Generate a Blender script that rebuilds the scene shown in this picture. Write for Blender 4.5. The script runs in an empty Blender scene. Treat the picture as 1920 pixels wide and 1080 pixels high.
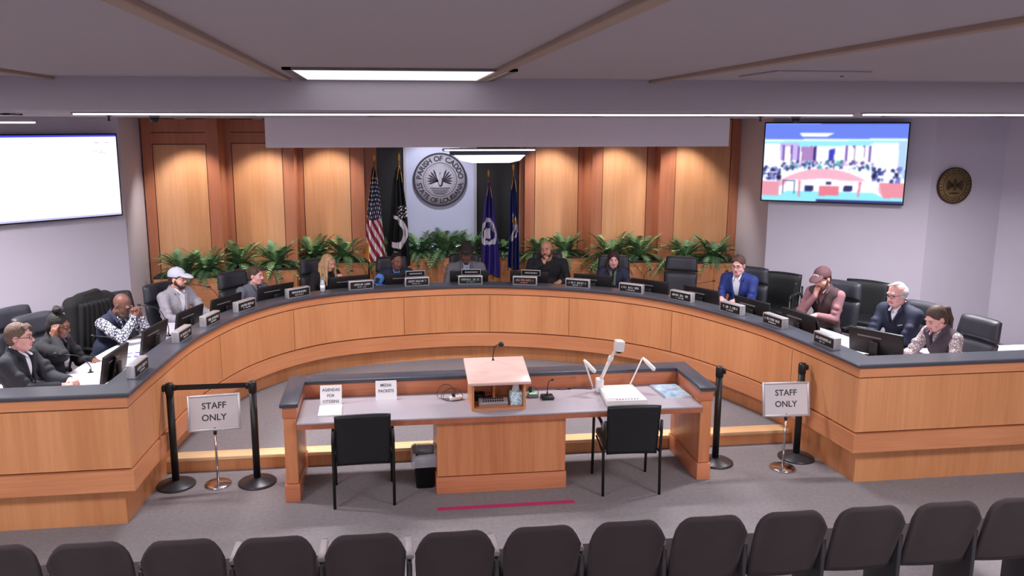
import bpy, bmesh, math, random
import numpy as np
from mathutils import Vector, Matrix
from math import sin, cos, pi, radians as R

SC = bpy.context.scene
COL = SC.collection

# ------------------------------------------------------------------ camera
CAM_Z = 3.33
F_PX, CX, CY = 1534.0, 912.0, 513.0
PITCH = math.atan((CY - 236.0) / F_PX)
YAW = math.atan((CX - 719.0) / F_PX * cos(PITCH))
cd = bpy.data.cameras.new('camera')
cam = bpy.data.objects.new('camera', cd)
COL.objects.link(cam)
cam.location = (0, 0, CAM_Z)
cam.rotation_euler = (pi / 2 - PITCH, 0, -YAW)
cd.sensor_width = 36.0
cd.lens = F_PX / 1920.0 * 36.0
cd.shift_x = (960.0 - CX) / 1920.0
cd.shift_y = -(540.0 - CY) / 1920.0
cd.clip_start = 0.05
SC.camera = cam
_r = Vector((cos(YAW), -sin(YAW), 0))
_f = Vector((sin(YAW) * cos(PITCH), cos(YAW) * cos(PITCH), -sin(PITCH)))
_u = Vector((sin(YAW) * sin(PITCH), cos(YAW) * sin(PITCH), cos(PITCH)))


def ray(x, y):
    return _f + _r * ((x - CX) / F_PX) - _u * ((y - CY) / F_PX)


def at(x, y, z):
    """point of the photograph's pixel on the horizontal plane z"""
    d = ray(x, y)
    return Vector((0, 0, CAM_Z)) + d * ((z - CAM_Z) / d.z)


def aty(x, y, Y):
    """point of the photograph's pixel on the vertical plane Y"""
    d = ray(x, y)
    return Vector((0, 0, CAM_Z)) + d * (Y / d.y)


# ------------------------------------------------------------------ world, exposure, ceiling light levels
w = bpy.data.worlds.new('world')
SC.world = w
w.use_nodes = True
w.node_tree.nodes['Background'].inputs[0].default_value = (0.80, 0.78, 0.95, 1)
w.node_tree.nodes['Background'].inputs[1].default_value = 0.05
SC.view_settings.view_transform = 'Standard'
SC.view_settings.look = 'None'
SC.view_settings.gamma = 1.0
SC.view_settings.use_curve_mapping = False
SC.view_settings.exposure = 0.45
WELL_W = 56.0         # each narrow light in the lower ceiling
TROFFER_W = 112.0       # each recessed ceiling light
TROFFER_COL = (1.0, 0.955, 0.99)
WASH_W = 5.0          # each wall-washing downlight over the timber
WASH_COL = (1.0, 0.93, 0.84)
STRIP_E = 10.0


# ------------------------------------------------------------------ materials
def lin(c):
    return tuple(((v / 255.0) / 12.92 if v / 255.0 <= 0.04045 else ((v / 255.0 + 0.055) / 1.055) ** 2.4) for v in c)


_M = {}


def mat(name, rgb=(128, 128, 128), rough=0.6, metal=0.0, var=0.06, scale=8.0, bump=0.0, bscale=200.0, stretch=None,
        emis=None, estr=0.0, spec=0.5, alpha=1.0, trans=0.0, rgb2=None, pattern=None, coat=0.0):
    if name in _M:
        return _M[name]
    m = bpy.data.materials.new(name)
    m.use_nodes = True
    nt = m.node_tree
    N, L = nt.nodes, nt.links
    b = N['Principled BSDF']
    b.inputs['Roughness'].default_value = rough
    b.inputs['Metallic'].default_value = metal
    b.inputs['Specular IOR Level'].default_value = spec
    b.inputs['Coat Weight'].default_value = coat
    base = lin(rgb)
    tc = N.new('ShaderNodeTexCoord')
    mp = N.new('ShaderNodeMapping')
    L.new(tc.outputs['Object'], mp.inputs[0])
    if stretch:
        mp.inputs['Scale'].default_value = stretch
    c2 = lin(rgb2) if rgb2 else tuple(max(0, v * (1 - 3 * var)) for v in base)
    if pattern == 'voronoi':
        t = N.new('ShaderNodeTexVoronoi')
        t.inputs['Scale'].default_value = scale
        t.feature = 'DISTANCE_TO_EDGE'
        fac = t.outputs['Distance']
        rp = N.new('ShaderNodeValToRGB')
        rp.color_ramp.elements[0].position = 0.10
        rp.color_ramp.elements[1].position = 0.16
    elif pattern == 'checker':
        t = N.new('ShaderNodeTexChecker')
        t.inputs['Scale'].default_value = scale
        fac = t.outputs['Fac']
        rp = N.new('ShaderNodeValToRGB')
    elif pattern == 'wave':
        t = N.new('ShaderNodeTexWave')
        t.inputs['Scale'].default_value = scale
        t.inputs['Distortion'].default_value = 6
        t.inputs['Detail'].default_value = 2
        fac = t.outputs['Fac']
        rp = N.new('ShaderNodeValToRGB')
        rp.color_ramp.elements[0].position = 0.35
        rp.color_ramp.elements[1].position = 0.65
    else:
        t = N.new('ShaderNodeTexNoise')
        t.inputs['Scale'].default_value = scale
        t.inputs['Detail'].default_value = 4
        fac = t.outputs['Fac']
        rp = N.new('ShaderNodeValToRGB')
        rp.color_ramp.elements[0].position = 0.25
        rp.color_ramp.elements[1].position = 0.75
    L.new(mp.outputs[0], t.inputs['Vector'])
    L.new(fac, rp.inputs[0])
    rp.color_ramp.elements[0].color = (*c2, 1)
    rp.color_ramp.elements[1].color = (*base, 1)
    L.new(rp.outputs[0], b.inputs['Base Color'])
    if bump > 0:
        n2 = N.new('ShaderNodeTexNoise')
        n2.inputs['Scale'].default_value = bscale
        L.new(mp.outputs[0], n2.inputs['Vector'])
        bp = N.new('ShaderNodeBump')
        bp.inputs['Strength'].default_value = bump
        bp.inputs['Distance'].default_value = 0.01
        L.new(n2.outputs['Fac'], bp.inputs['Height'])
        L.new(bp.outputs[0], b.inputs['Normal'])
    if emis:
        b.inputs['Emission Color'].default_value = (*lin(emis), 1)
        b.inputs['Emission Strength'].default_value = estr
    b.inputs['Alpha'].default_value = alpha
    b.inputs['Transmission Weight'].default_value = trans
    _M[name] = m
    return m


def wood(name, rgb, rgb2, horizontal=False, rough=0.38, blotch=0.5):
    """veneer: fine stretched grain over broad board-to-board tone"""
    if name in _M:
        return _M[name]
    m = bpy.data.materials.new(name)
    m.use_nodes = True
    nt = m.node_tree
    N, L = nt.nodes, nt.links
    b = N['Principled BSDF']
    b.inputs['Roughness'].default_value = rough
    b.inputs['Specular IOR Level'].default_value = 0.4
    tc = N.new('ShaderNodeTexCoord')
    mp = N.new('ShaderNodeMapping')
    mp.inputs['Scale'].default_value = (0.6, 0.6, 14) if horizontal else (9, 9, 0.45)
    L.new(tc.outputs['Object'], mp.inputs[0])
    n = N.new('ShaderNodeTexNoise')
    n.inputs['Scale'].default_value = 3.0
    n.inputs['Detail'].default_value = 6
    n.inputs['Roughness'].default_value = 0.6
    L.new(mp.outputs[0], n.inputs['Vector'])
    mp2 = N.new('ShaderNodeMapping')
    mp2.inputs['Scale'].default_value = (0.5, 0.5, 1.5) if horizontal else (2.2, 2.2, 0.12)
    L.new(tc.outputs['Object'], mp2.inputs[0])
    n2 = N.new('ShaderNodeTexNoise')
    n2.inputs['Scale'].default_value = 1.6
    n2.inputs['Detail'].default_value = 1
    L.new(mp2.outputs[0], n2.inputs['Vector'])
    mx = N.new('ShaderNodeMix')
    mx.data_type = 'FLOAT'
    mx.inputs[0].default_value = blotch
    L.new(n.outputs['Fac'], mx.inputs[2])
    L.new(n2.outputs['Fac'], mx.inputs[3])
    rp = N.new('ShaderNodeValToRGB')
    rp.color_ramp.elements[0].position = 0.35
    rp.color_ramp.elements[1].position = 0.62
    rp.color_ramp.elements[0].color = (*lin(rgb2), 1)
    rp.color_ramp.elements[1].color = (*lin(rgb), 1)
    L.new(mx.outputs[0], rp.inputs[0])
    L.new(rp.outputs[0], b.inputs['Base Color'])
    _M[name] = m
    return m


def attr_mat(name, strength, emit=True, rough=0.6):
    """colour comes from the mesh's own colour attribute (printed or shown picture)"""
    if name in _M:
        return _M[name]
    m = bpy.data.materials.new(name)
    m.use_nodes = True
    nt = m.node_tree
    N, L = nt.nodes, nt.links
    b = N['Principled BSDF']
    a = N.new('ShaderNodeVertexColor')
    a.layer_name = 'Col'
    b.inputs['Roughness'].default_value = rough
    if emit:
        b.inputs['Base Color'].default_value = (0.01, 0.01, 0.01, 1)
        L.new(a.outputs[0], b.inputs['Emission Color'])
        b.inputs['Emission Strength'].default_value = strength
    else:
        L.new(a.outputs[0], b.inputs['Base Color'])
    _M[name] = m
    return m


WOOD = wood('oak_veneer', (214, 150, 102), (196, 130, 84))
WOODH = wood('oak_edge', (212, 144, 100), (192, 124, 84), horizontal=True)
TABW = wood('table_veneer', (218, 146, 100), (194, 118, 76))
TABH = wood('table_edge', (212, 136, 98), (188, 112, 78), horizontal=True)
WOODD = wood('oak_groove', (96, 48, 32), (80, 38, 26))
WOODT = wood('oak_trim_red', (190, 116, 84), (168, 98, 70))
WOODL = wood('nosing_lit_wood', (252, 216, 166), (246, 198, 146), horizontal=True)  # step nosing wood, lightened so direct overhead light sits in its colour
WOODP = wood('podium_veneer', (238, 206, 196), (224, 186, 174), horizontal=True, rough=0.3)
LEDGE = mat('blue_grey_laminate', (70, 72, 82), rough=0.32, var=0.05, scale=60, spec=0.6)
TOPLAM = mat('mauve_laminate', (176, 168, 176), rough=0.35, var=0.02, scale=40)
CARPET = mat('grey_carpet', (146, 140, 143), rough=0.95, rgb2=(130, 124, 127), scale=28, bump=0.5, bscale=260)
WALLM = mat('pale_wall_paint', (204, 198, 212), rough=0.85, var=0.01, scale=2)
CEILM = mat('ceiling_paint', (168, 160, 164), rough=0.9, var=0.01, scale=1.5)
SOFFM = mat('soffit_paint', (168, 160, 168), rough=0.9, var=0.01, scale=1.5)
TRIMM = mat('beige_trim', (160, 138, 124), rough=0.8, var=0.02)
BLACK = mat('black_plastic', (18, 18, 20), rough=0.45)
DKFAB = mat('charcoal_leather', (44, 45, 54), rough=0.5, var=0.06, bump=0.1)
BLKLEA = mat('black_leather', (22, 24, 27), rough=0.45, bump=0.1)
SEATF = mat('brown_upholstery', (52, 42, 44), rough=0.9, bump=0.4, bscale=300)
CHROME = mat('chrome', (205, 200, 202), rough=0.18, metal=1.0, var=0.0)
SILVER = mat('silver_frame', (196, 194, 198), rough=0.35, metal=0.6, var=0.0)
PAPER = mat('white_paper', (240, 238, 240), rough=0.8, var=0.01)
INK = mat('black_ink', (40, 38, 42), rough=0.8, var=0.0)
WHITEP = mat('white_plastic', (232, 228, 226), rough=0.35, var=0.01)
GREYP = mat('grey_plastic', (120, 118, 122), rough=0.5)
FERN = mat('fern_green', (116, 152, 104), rough=0.42, rgb2=(52, 92, 62), scale=14)
FERN2 = mat('fern_bright', (176, 198, 132), rough=0.42, rgb2=(110, 150, 96), scale=14)
GOLD = mat('gold', (206, 158, 70), rough=0.35, metal=0.7)


# ------------------------------------------------------------------ mesh building
class MB:
    def __init__(self):
        self.v, self.f, self.m, self.s = [], [], [], []

    def add(self, vs, fs, mi=0, sm=False):
        o = len(self.v)
        self.v += [tuple(p) for p in vs]
        for f in fs:
            self.f.append(tuple(i + o for i in f))
            self.m.append(mi)
            self.s.append(sm)
        return self

    def box(self, c, s, rot=None, bev=0.0, mi=0, seg=2, sm=False):
        bm = bmesh.new()
        bmesh.ops.create_cube(bm, size=1)
        bmesh.ops.scale(bm, vec=Vector(s), verts=bm.verts)
        if bev > 0:
            bmesh.ops.bevel(bm, geom=list(bm.edges), offset=min(bev, min(s) * 0.49), segments=seg, affect='EDGES', profile=0.5)
        M = Matrix.Translation(Vector(c)) @ (rot.to_4x4() if rot else Matrix.Identity(4))
        bm.verts.ensure_lookup_table()
        self.add([M @ v.co for v in bm.verts], [[v.index for v in f.verts] for f in bm.faces], mi, sm or bev > 0)
        bm.free()
        return self

    def b2(self, x0, x1, y0, y1, z0, z1, bev=0.0, mi=0):
        return self.box(((x0 + x1) / 2, (y0 + y1) / 2, (z0 + z1) / 2), (abs(x1 - x0), abs(y1 - y0), abs(z1 - z0)), bev=bev, mi=mi)

    def tube(self, pts, r, n=10, mi=0, closed=False, flat=1.0):
        pts = [Vector(p) for p in pts]
        rs = r if isinstance(r, (list, tuple)) else [r] * len(pts)
        K = len(pts)
        vs = []
        prev = None
        for i, p in enumerate(pts):
            if closed:
                t = (pts[(i + 1) % K] - pts[i - 1]).normalized()
            else:
                t = (pts[min(i + 1, K - 1)] - pts[max(i - 1, 0)]).normalized()
            if prev is None:
                a = Vector((0, 0, 1)) if abs(t.z) < 0.9 else Vector((1, 0, 0))
                u = t.cross(a).normalized()
            else:
                u = (prev - t * prev.dot(t)).normalized()
            prev = u
            v = t.cross(u)
            for k in range(n):
                a = 2 * pi * k / n
                vs.append(p + (u * cos(a) + v * sin(a) * flat) * rs[i])
        fs = []
        for i in range(K if closed else K - 1):
            j = (i + 1) % K
            for k in range(n):
                l = (k + 1) % n
                fs.append((i * n + k, i * n + l, j * n + l, j * n + k))
        if not closed:
            fs.append(tuple(range(n - 1, -1, -1)))
            fs.append(tuple((K - 1) * n + k for k in range(n)))
        return self.add(vs, fs, mi, True)

    def lathe(self, prof, c=(0, 0, 0), n=32, mi=0, M=None, sm=True):
        vs, fs = [], []
        c = Vector(c)
        for (r, z) in prof:
            for k in range(n):
                a = 2 * pi * k / n
                p = Vector((r * cos(a), r * sin(a), z))
                if M:
                    p = M @ p
                vs.append(p + c)
        for i in range(len(prof) - 1):
            for k in range(n):
                l = (k + 1) % n
                fs.append((i * n + k, i * n + l, (i + 1) * n + l, (i + 1) * n + k))
        fs.append(tuple(range(n - 1, -1, -1)))
        fs.append(tuple((len(prof) - 1) * n + k for k in range(n)))
        return self.add(vs, fs, mi, sm)

    def prism(self, poly, z0, z1, mi=0, M=None):
        """polygon in xy (any winding, may be concave) extruded in z"""
        bm = bmesh.new()
        vs = [bm.verts.new((p[0], p[1], z0)) for p in poly]
        f = bm.faces.new(vs)
        r = bmesh.ops.extrude_face_region(bm, geom=[f])
        up = [g for g in r['geom'] if isinstance(g, bmesh.types.BMVert)]
        bmesh.ops.translate(bm, vec=(0, 0, z1 - z0), verts=up)
        bmesh.ops.triangulate(bm, faces=[g for g in bm.faces if len(g.verts) > 4])
        bmesh.ops.recalc_face_normals(bm, faces=bm.faces)
        bm.verts.ensure_lookup_table()
        bm.verts.index_update()
        self.add([(M @ v.co if M else v.co) for v in bm.verts], [[v.index for v in g.verts] for g in bm.faces], mi)
        bm.free()
        return self

    def slab(self, fx, n=14, m=14, mi=0):
        """closed slab: fx(u,v,side)->point, u,v in 0..1, side 0 back / 1 front"""
        vs, fs = [], []
        for s in (0, 1):
            for j in range(m + 1):
                for i in range(n + 1):
                    vs.append(fx(i / n, j / m, s))
        q = (n + 1) * (m + 1)
        for j in range(m):
            for i in range(n):
                a = j * (n + 1) + i
                fs.append((a, a + 1, a + n + 2, a + n + 1))
                fs.append((q + a, q + a + n + 1, q + a + n + 2, q + a + 1))
        rim = [i for i in range(n + 1)] + [j * (n + 1) + n for j in range(1, m + 1)] + \
              [m * (n + 1) + i for i in range(n - 1, -1, -1)] + [j * (n + 1) for j in range(m - 1, 0, -1)]
        for k in range(len(rim)):
            a, b = rim[k], rim[(k + 1) % len(rim)]
            fs.append((b, a, q + a, q + b))
        return self.add(vs, fs, mi, True)

    def build(self, name, mats, parent=None, world=False):
        me = bpy.data.meshes.new(name)
        vs = self.v
        if world and parent is not None:
            o = Vector(parent.location)
            vs = [(p[0] - o.x, p[1] - o.y, p[2] - o.z) for p in vs]
        me.from_pydata(vs, [], self.f)
        if not isinstance(mats, (list, tuple)):
            mats = [mats]
        for m in mats:
            me.materials.append(m)
        me.polygons.foreach_set('material_index', self.m)
        me.polygons.foreach_set('use_smooth', self.s)
        me.update()
        ob = bpy.data.objects.new(name, me)
        COL.objects.link(ob)
        if parent is not None:
            ob.parent = parent
        return ob


def tag(o, label=None, cat=None, group=None, kind=None):
    if label:
        o['label'] = label
    if cat:
        o['category'] = cat
    if group:
        o['group'] = group
    if kind:
        o['kind'] = kind
    return o


def thing(name, loc, rz=0.0, label=None, cat=None, group=None, scale=1.0):
    o = bpy.data.objects.new(name, None)
    COL.objects.link(o)
    o.location = loc
    o.rotation_euler = (0, 0, rz)
    o.scale = (scale, scale, scale)
    o.empty_display_size = 0.1
    return tag(o, label, cat, group)


def dup(root, loc, rz, label=None, group=None, scale=None):
    r = root.copy()
    COL.objects.link(r)
    r.location = loc
    r.rotation_euler = (0, 0, rz)
    if scale:
        r.scale = (scale, scale, scale)
    if label:
        r['label'] = label
    if group:
        r['group'] = group
    for ch in list(root.children):
        c = ch.copy()
        COL.objects.link(c)
        c.parent = r
        for g in ch.children:
            d = g.copy()
            COL.objects.link(d)
            d.parent = c
    return r


def struct(name, mb, m):
    return tag(mb.build(name, m), kind='structure')


def smooth_path(pts, n=8):
    """Catmull-Rom"""
    P = [Vector(p) for p in pts]
    P = [P[0] * 2 - P[1]] + P + [P[-1] * 2 - P[-2]]
    out = []
    for i in range(1, len(P) - 2):
        for k in range(n):
            t = k / n
            out.append(0.5 * ((2 * P[i]) + (P[i + 1] - P[i - 1]) * t + (2 * P[i - 1] - 5 * P[i] + 4 * P[i + 1] - P[i + 2]) * t * t
                              + (3 * P[i] - P[i - 1] - 3 * P[i + 1] + P[i + 2]) * t ** 3))
    out.append(P[-2])
    return out


_TX = {}


def text_geo(s, size=1.0, bold=0.0):
    """flat lettering as (verts, faces, width), baseline at 0, from the built-in font"""
    k = (s, bold)
    if k not in _TX:
        c = bpy.data.curves.new('lettering', 'FONT')
        c.body = s
        c.size = 1.0
        c.resolution_u = 3
        c.offset = bold
        ob = bpy.data.objects.new('lettering', c)
        COL.objects.link(ob)
        dg = bpy.context.evaluated_depsgraph_get()
        me = bpy.data.meshes.new_from_object(ob.evaluated_get(dg))
        V = [v.co.copy() for v in me.vertices]
        Fc = [tuple(p.vertices) for p in me.polygons]
        bpy.data.objects.remove(ob)
        bpy.data.curves.remove(c)
        bpy.data.meshes.remove(me)
        xs = [v.x for v in V] or [0]
        _TX[k] = (V, Fc, min(xs), max(xs))
    V, Fc, a, b = _TX[k]
    return [((v.x - (a + b) / 2) * size, v.y * size) for v in V], Fc, (b - a) * size


def put_text(mb, s, size, M, mi=0, bold=0.0, y=0.0, squash=1.0):
    V, Fc, w_ = text_geo(s, size, bold)
    mb.add([M @ Vector((x * squash, yy + y, 0)) for x, yy in V], Fc, mi)


def frame(o, xdir, ydir):
    x = Vector(xdir).normalized()
    y = Vector(ydir)
    y = (y - x * y.dot(x)).normalized()
    z = x.cross(y)
    M = Matrix((x, y, z)).transposed().to_4x4()
    M.translation = Vector(o)
    return M
# ================================================================== THE ROOM
Z_CEIL, Z_SOF = 3.66, 3.44
Z_MID, Z_PLAT = 0.14, 0.30
Y_RISE = 7.86
struct('floor', MB().b2(-9.2, 11.0, -4, 14.6, -0.2, 0.0), CARPET)
struct('ceiling', MB().b2(-9.2, 11.0, -4, 6.05, Z_CEIL, Z_CEIL + 0.15), CEILM)
struct('trim_1', MB().b2(-9.2, 11.0, 6.0, 14.8, Z_SOF, Z_SOF + 0.37), SOFFM)          # lower ceiling over the dais, its fascia facing the seats
# battens running across the ceiling from the seats towards the dais
for k, (px, py) in enumerate([(545, 150), (925, 136), (1222, 151), (195, 158)]):
    X = at(px, py, Z_CEIL).x
    struct('trim_%d' % (k + 2), MB().b2(X - 0.03, X + 0.03, -4, 5.99, Z_CEIL - 0.022, Z_CEIL + 0.01, bev=0.004), TRIMM)
struct('wall_rear', MB().b2(-9.2, 11.0, -4.2, -4.0, 0, 3.8), WALLM)

# ---- plan of the side walls (canted facets), inside faces
WL = [(-3.58, 14.4), (-3.54, 12.60), (-3.48, 11.51), (-6.80, 8.54), (-8.8, 8.54), (-8.8, -4.0)]
WR = [(5.86, 14.4), (5.80, 12.95), (5.68, 11.60), (7.53, 10.56), (8.6, 10.54), (10.4, 8.9), (10.4, -4.0)]


def wall_path(name, pts, side, m):
    mb = MB()
    pts = [Vector((p[0], p[1], 0)) for p in pts]
    T = 0.14
    nn = []
    for i in range(len(pts)):
        a = pts[max(i - 1, 0)]
        b = pts[min(i + 1, len(pts) - 1)]
        d1 = (pts[i] - a).normalized() if i > 0 else (b - pts[i]).normalized()
        d2 = (b - pts[i]).normalized() if i < len(pts) - 1 else d1
        n1, n2 = Vector((-d1.y, d1.x, 0)) * side, Vector((-d2.y, d2.x, 0)) * side
        n = (n1 + n2).normalized()
        nn.append(n * (T / max(0.4, n.dot(n1))))
    for i in range(len(pts) - 1):
        a, b, c, d = pts[i], pts[i + 1], pts[i + 1] + nn[i + 1], pts[i] + nn[i]
        vs = [(p.x, p.y, z) for z in (0, 3.7) for p in (a, b, c, d)]
        mb.add(vs, [(0, 1, 2, 3), (7, 6, 5, 4), (0, 4, 5, 1), (1, 5, 6, 2), (2, 6, 7, 3), (3, 7, 4, 0)])
    return struct(name, mb, m)


wall_path('wall_left', WL, -1, WALLM)
wall_path('wall_right', WR, 1, WALLM)

# ---- timber-panelled back wall, stepped in bays; dark glass either side of a pale metal panel
BAYW = wood('oak_panel_field', (224, 168, 128), (206, 146, 102), blotch=0.6)
BAYS = wood('oak_stile', (196, 128, 98), (176, 108, 80))
DARKP = mat('dark_panel', (24, 27, 29), rough=0.35, var=0.05)
METP = mat('pale_metal_panel', (206, 210, 236), rough=0.4, metal=0.1, var=0.02, scale=2)
WBM = [BAYW, BAYS, WOODD, DARKP, METP, SILVER]
wb = MB()


def bay(x0, x1, Y, back, sl, sr, z0=0.3, z1=Z_SOF, rails=()):
    wb = MB()
    """frame with stiles sl, sr wide; panel field set back; returns run to the wall behind"""
    wb.b2(x0, x0 + sl, Y, back, z0, z1, mi=1)
    wb.b2(x1 - sr, x1, Y, back, z0, z1, mi=1)
    wb.b2(x0 + sl, x1 - sr, Y + 0.035, back, z0, z1, mi=2)
    zt = z1
    for r in rails:
        wb.b2(x0 + sl, x1 - sr, Y, Y + 0.04, r, zt - 0.012, mi=1)
        zt = r
    wb.b2(x0 + sl + 0.012, x1 - sr - 0.012, Y + 0.012, Y + 0.04, z0, zt - 0.014, mi=0)
    struct('wall_back', wb, WBM)


def xs(px, Y, py=350):
    return aty(px, py, Y).x


BACK = 14.3
bay(-3.52, xs(413, 12.65), 12.65, BACK, 0.14, 0.17, rails=(3.24, 3.07))
bay(xs(413, 12.65), xs(553, 13.2), 13.2, BACK, xs(437, 13.2) - xs(413, 12.65), 0.17, rails=(3.24, 3.07))
bay(xs(553, 13.2), xs(683, 13.8), 13.8, BACK, xs(569, 13.8) - xs(553, 13.2), 0.22)
wb.b2(xs(683, 13.8), xs(707, 14.0), 13.95, BACK, 0.3, Z_SOF, mi=1)
wb.b2(xs(707, 14.0), xs(757, 14.0), 14.0, BACK, 0.3, Z_SOF, mi=3)
wb.b2(xs(757, 14.0), xs(762, 14.0), 13.93, BACK, 0.3, Z_SOF, mi=5)
wb.b2(xs(762, 14.0), xs(888, 14.0), 13.96, BACK, 0.3, Z_SOF, mi=4)
wb.b2(xs(888, 14.0), xs(893, 14.0), 13.93, BACK, 0.3, Z_SOF, mi=5)
wb.b2(xs(893, 14.0), xs(972, 14.0), 14.0, BACK, 0.3, Z_SOF, mi=3)
wb.b2(xs(972, 14.0), xs(984, 13.8), 13.9, BACK, 0.3, Z_SOF, mi=1)
bay(xs(984, 13.8), xs(1110, 13.2), 13.8, BACK, 0.17, xs(1110, 13.2) - xs(1085, 13.8))
bay(xs(1110, 13.2), xs(1237, 12.95), 13.2, BACK, 0.17, xs(1237, 12.95) - xs(1213, 13.2))
bay(xs(1237, 12.95), 5.80, 12.95, BACK, xs(1265, 12.95) - xs(1237, 12.95), 0.15)
struct('wall_back', wb, WBM)

# ---- dropped bulkhead in front of the timber
bxL, bxR = aty(497, 250, 11.0).x, aty(1368, 240, 11.0).x
struct('trim_6', MB().b2(bxL, bxR, 11.0, 11.22, 3.05, Z_SOF + 0.02), mat('bulkhead_paint', (228, 222, 230), rough=0.9, var=0.01))

# ---- raised floors
struct('floor_raised', MB().b2(-2.35, 4.5, Y_RISE, 11.4, 0.0, Z_MID), CARPET)
struct('trim_7', MB().b2(-2.33, 4.48, Y_RISE - 0.025, Y_RISE - 0.001, 0.0, Z_MID - 0.03), WOOD)
struct('trim_8', MB().b2(-2.33, 4.48, Y_RISE - 0.04, Y_RISE + 0.13, Z_MID - 0.03, Z_MID + 0.006, bev=0.006), WOODL)

# ================================================================== THE CURVED DAIS
ARC = [(-2.10, 6.66), (-2.05, 7.44), (-1.92, 8.59), (-1.54, 9.69), (-0.85, 10.44), (0.17, 10.77), (1.38, 10.81), (2.62, 10.36),
       (3.45, 9.61), (3.97, 8.46), (4.14, 7.58), (4.23, 6.67)]
_sp = [Vector((p.x, p.y, 0)) for p in smooth_path([(x, y, 0) for x, y in ARC], 14)]
PATH = [Vector((-6.3, 6.62, 0))] + _sp + [Vector((8.6, 6.70, 0))]


def path_normals(P):
    out = []
    for i in range(len(P)):
        d1 = (P[i] - P[i - 1]).normalized() if i > 0 else (P[1] - P[0]).normalized()
        d2 = (P[i + 1] - P[i]).normalized() if i < len(P) - 1 else d1
        n1, n2 = Vector((-d1.y, d1.x, 0)), Vector((-d2.y, d2.x, 0))
        n = (n1 + n2).normalized()
        out.append(n / max(0.35, n.dot(n1)))
    return out


PN = path_normals(PATH)


def offset_pt(i, a):
    """dais line point i moved a to the seated side, the inner corners mitred instead of folding over"""
    p = PATH[i] + PN[i] * a
    cl, cr = PATH[1], PATH[-2]
    if 1 < i < len(PATH) // 2 and p.y < cl.y + a:
        p = PATH[1] + PN[1] * a
    if len(PATH) // 2 <= i < len(PATH) - 2 and p.y < cr.y + a:
        p = PATH[-2] + PN[-2] * a
    return p


def sweep(mb, prof, mi=0):
    """closed profile [(n, z)] carried along the dais line; n grows towards the seated side"""
    K, n = len(PATH), len(prof)
    vs = [offset_pt(i, a) + Vector((0, 0, z)) for i in range(K) for a, z in prof]
    fs = [(i * n + k, (i + 1) * n + k, (i + 1) * n + (k + 1) % n, i * n + (k + 1) % n) for i in range(K - 1) for k in range(n)]
    fs.append(tuple(range(n)))
    fs.append(tuple((K - 1) * n + k for k in range(n - 1, -1, -1)))
    return mb.add(vs, fs, mi)


def rect(n0, n1, z0, z1):
    return [(n0, z0), (n0, z1), (n1, z1), (n1, z0)]


def station(p, n_off=0.0):
    """nearest spot of the dais arc to p: (point moved n_off to the seated side, outward normal)"""
    best = min(range(1, len(_sp) - 1), key=lambda i: (_sp[i] - Vector((p.x, p.y, 0))).length)
    best_d, bp, bn = 1e9, None, None
    for i in (best - 1, best):
        a, b = _sp[i], _sp[i + 1]
        t = max(0, min(1, (Vector((p.x, p.y, 0)) - a).dot(b - a) / (b - a).length_squared))
        q = a.lerp(b, t)
        d = (q - Vector((p.x, p.y, 0))).length
        if d < best_d:
            e = (b - a).normalized()
            best_d, bp, bn = d, q, Vector((-e.y, e.x, 0))
    return bp + bn * n_off, bn


Z_LEDGE, Z_WORK = 1.20, 1.05
dais = thing('council_dais', (1.07, 6.7, 0), label='large curved oak dais with a blue-grey ledge running round the room', cat='desk')
mb = MB(); sweep(mb, rect(0.05, 0.09, 0.34, 1.16)); mb.build('carcass', WOODD, dais, True)
mb = MB(); sweep(mb, rect(0.028, 0.06, 0.545, 1.06)); mb.build('front_panel', WOOD, dais, True)
mb = MB(); sweep(mb, rect(0.022, 0.06, 1.072, 1.158)); mb.build('top_rail', WOODH, dais, True)
mb = MB(); sweep(mb, rect(0.010, 0.06, 0.35, 0.53)); sweep(mb, rect(0.06, 0.20, 0.35, 0.37)); mb.build('base_band', WOODH, dais, True)
mb = MB(); sweep(mb, rect(0.14, 0.19, 0.0, 0.36)); mb.build('toe_kick', WOOD, dais, True)
mb = MB(); sweep(mb, [(0.0, 1.165), (-0.006, 1.175), (-0.006, 1.192), (0.004, 1.20), (0.27, 1.20), (0.28, 1.19), (0.28, 1.165)])
mb.build('ledge', LEDGE, dais, True)
mb = MB(); sweep(mb, rect(0.25, 0.275, 1.05, 1.166)); mb.build('ledge_riser', WOOD, dais, True)
WORKM = mat('white_worktop', (206, 200, 212), rough=0.35, var=0.02)
mb = MB(); sweep(mb, rect(0.09, 0.95, 1.015, 1.05)); mb.build('worktop', WORKM, dais, True)
# vertical joints of the veneer sheets
for px, py in [(917, 580), (1046, 600), (775, 600), (640, 625), (505, 660), (1210, 620), (1390, 690)]:
    q, n = station(at(px, py, 0.9), 0.0)
    t = Vector((n.y, -n.x, 0))
    m_ = MB().box(q + n * 0.030 + Vector((0, 0, 0.80)), (0.005, 0.006, 0.50), rot=Matrix.Rotation(math.atan2(t.y, t.x), 3, 'Z'))
    m_.build('panel_joint', WOODD, dais, True)

# platform behind the dais, reaching the walls
poly = []
for i in range(1, len(PATH) - 1):
    p = offset_pt(i, 0.17)
    if not poly or (Vector(poly[-1]) - p.xy).length > 1e-4:
        poly.append((p.x, p.y))
poly = [(-6.3, 6.82)] + poly + [(8.6, 6.90), (8.6, 10.5), (7.5, 10.54), (5.66, 11.6), (5.78, 13.0), (5.78, 14.2), (-3.5, 14.2), (-3.5, 12.6), (-3.46, 11.5), (-6.3, 8.95)]
struct('floor_platform', MB().prism(poly, 0.0, Z_PLAT), CARPET)


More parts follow.
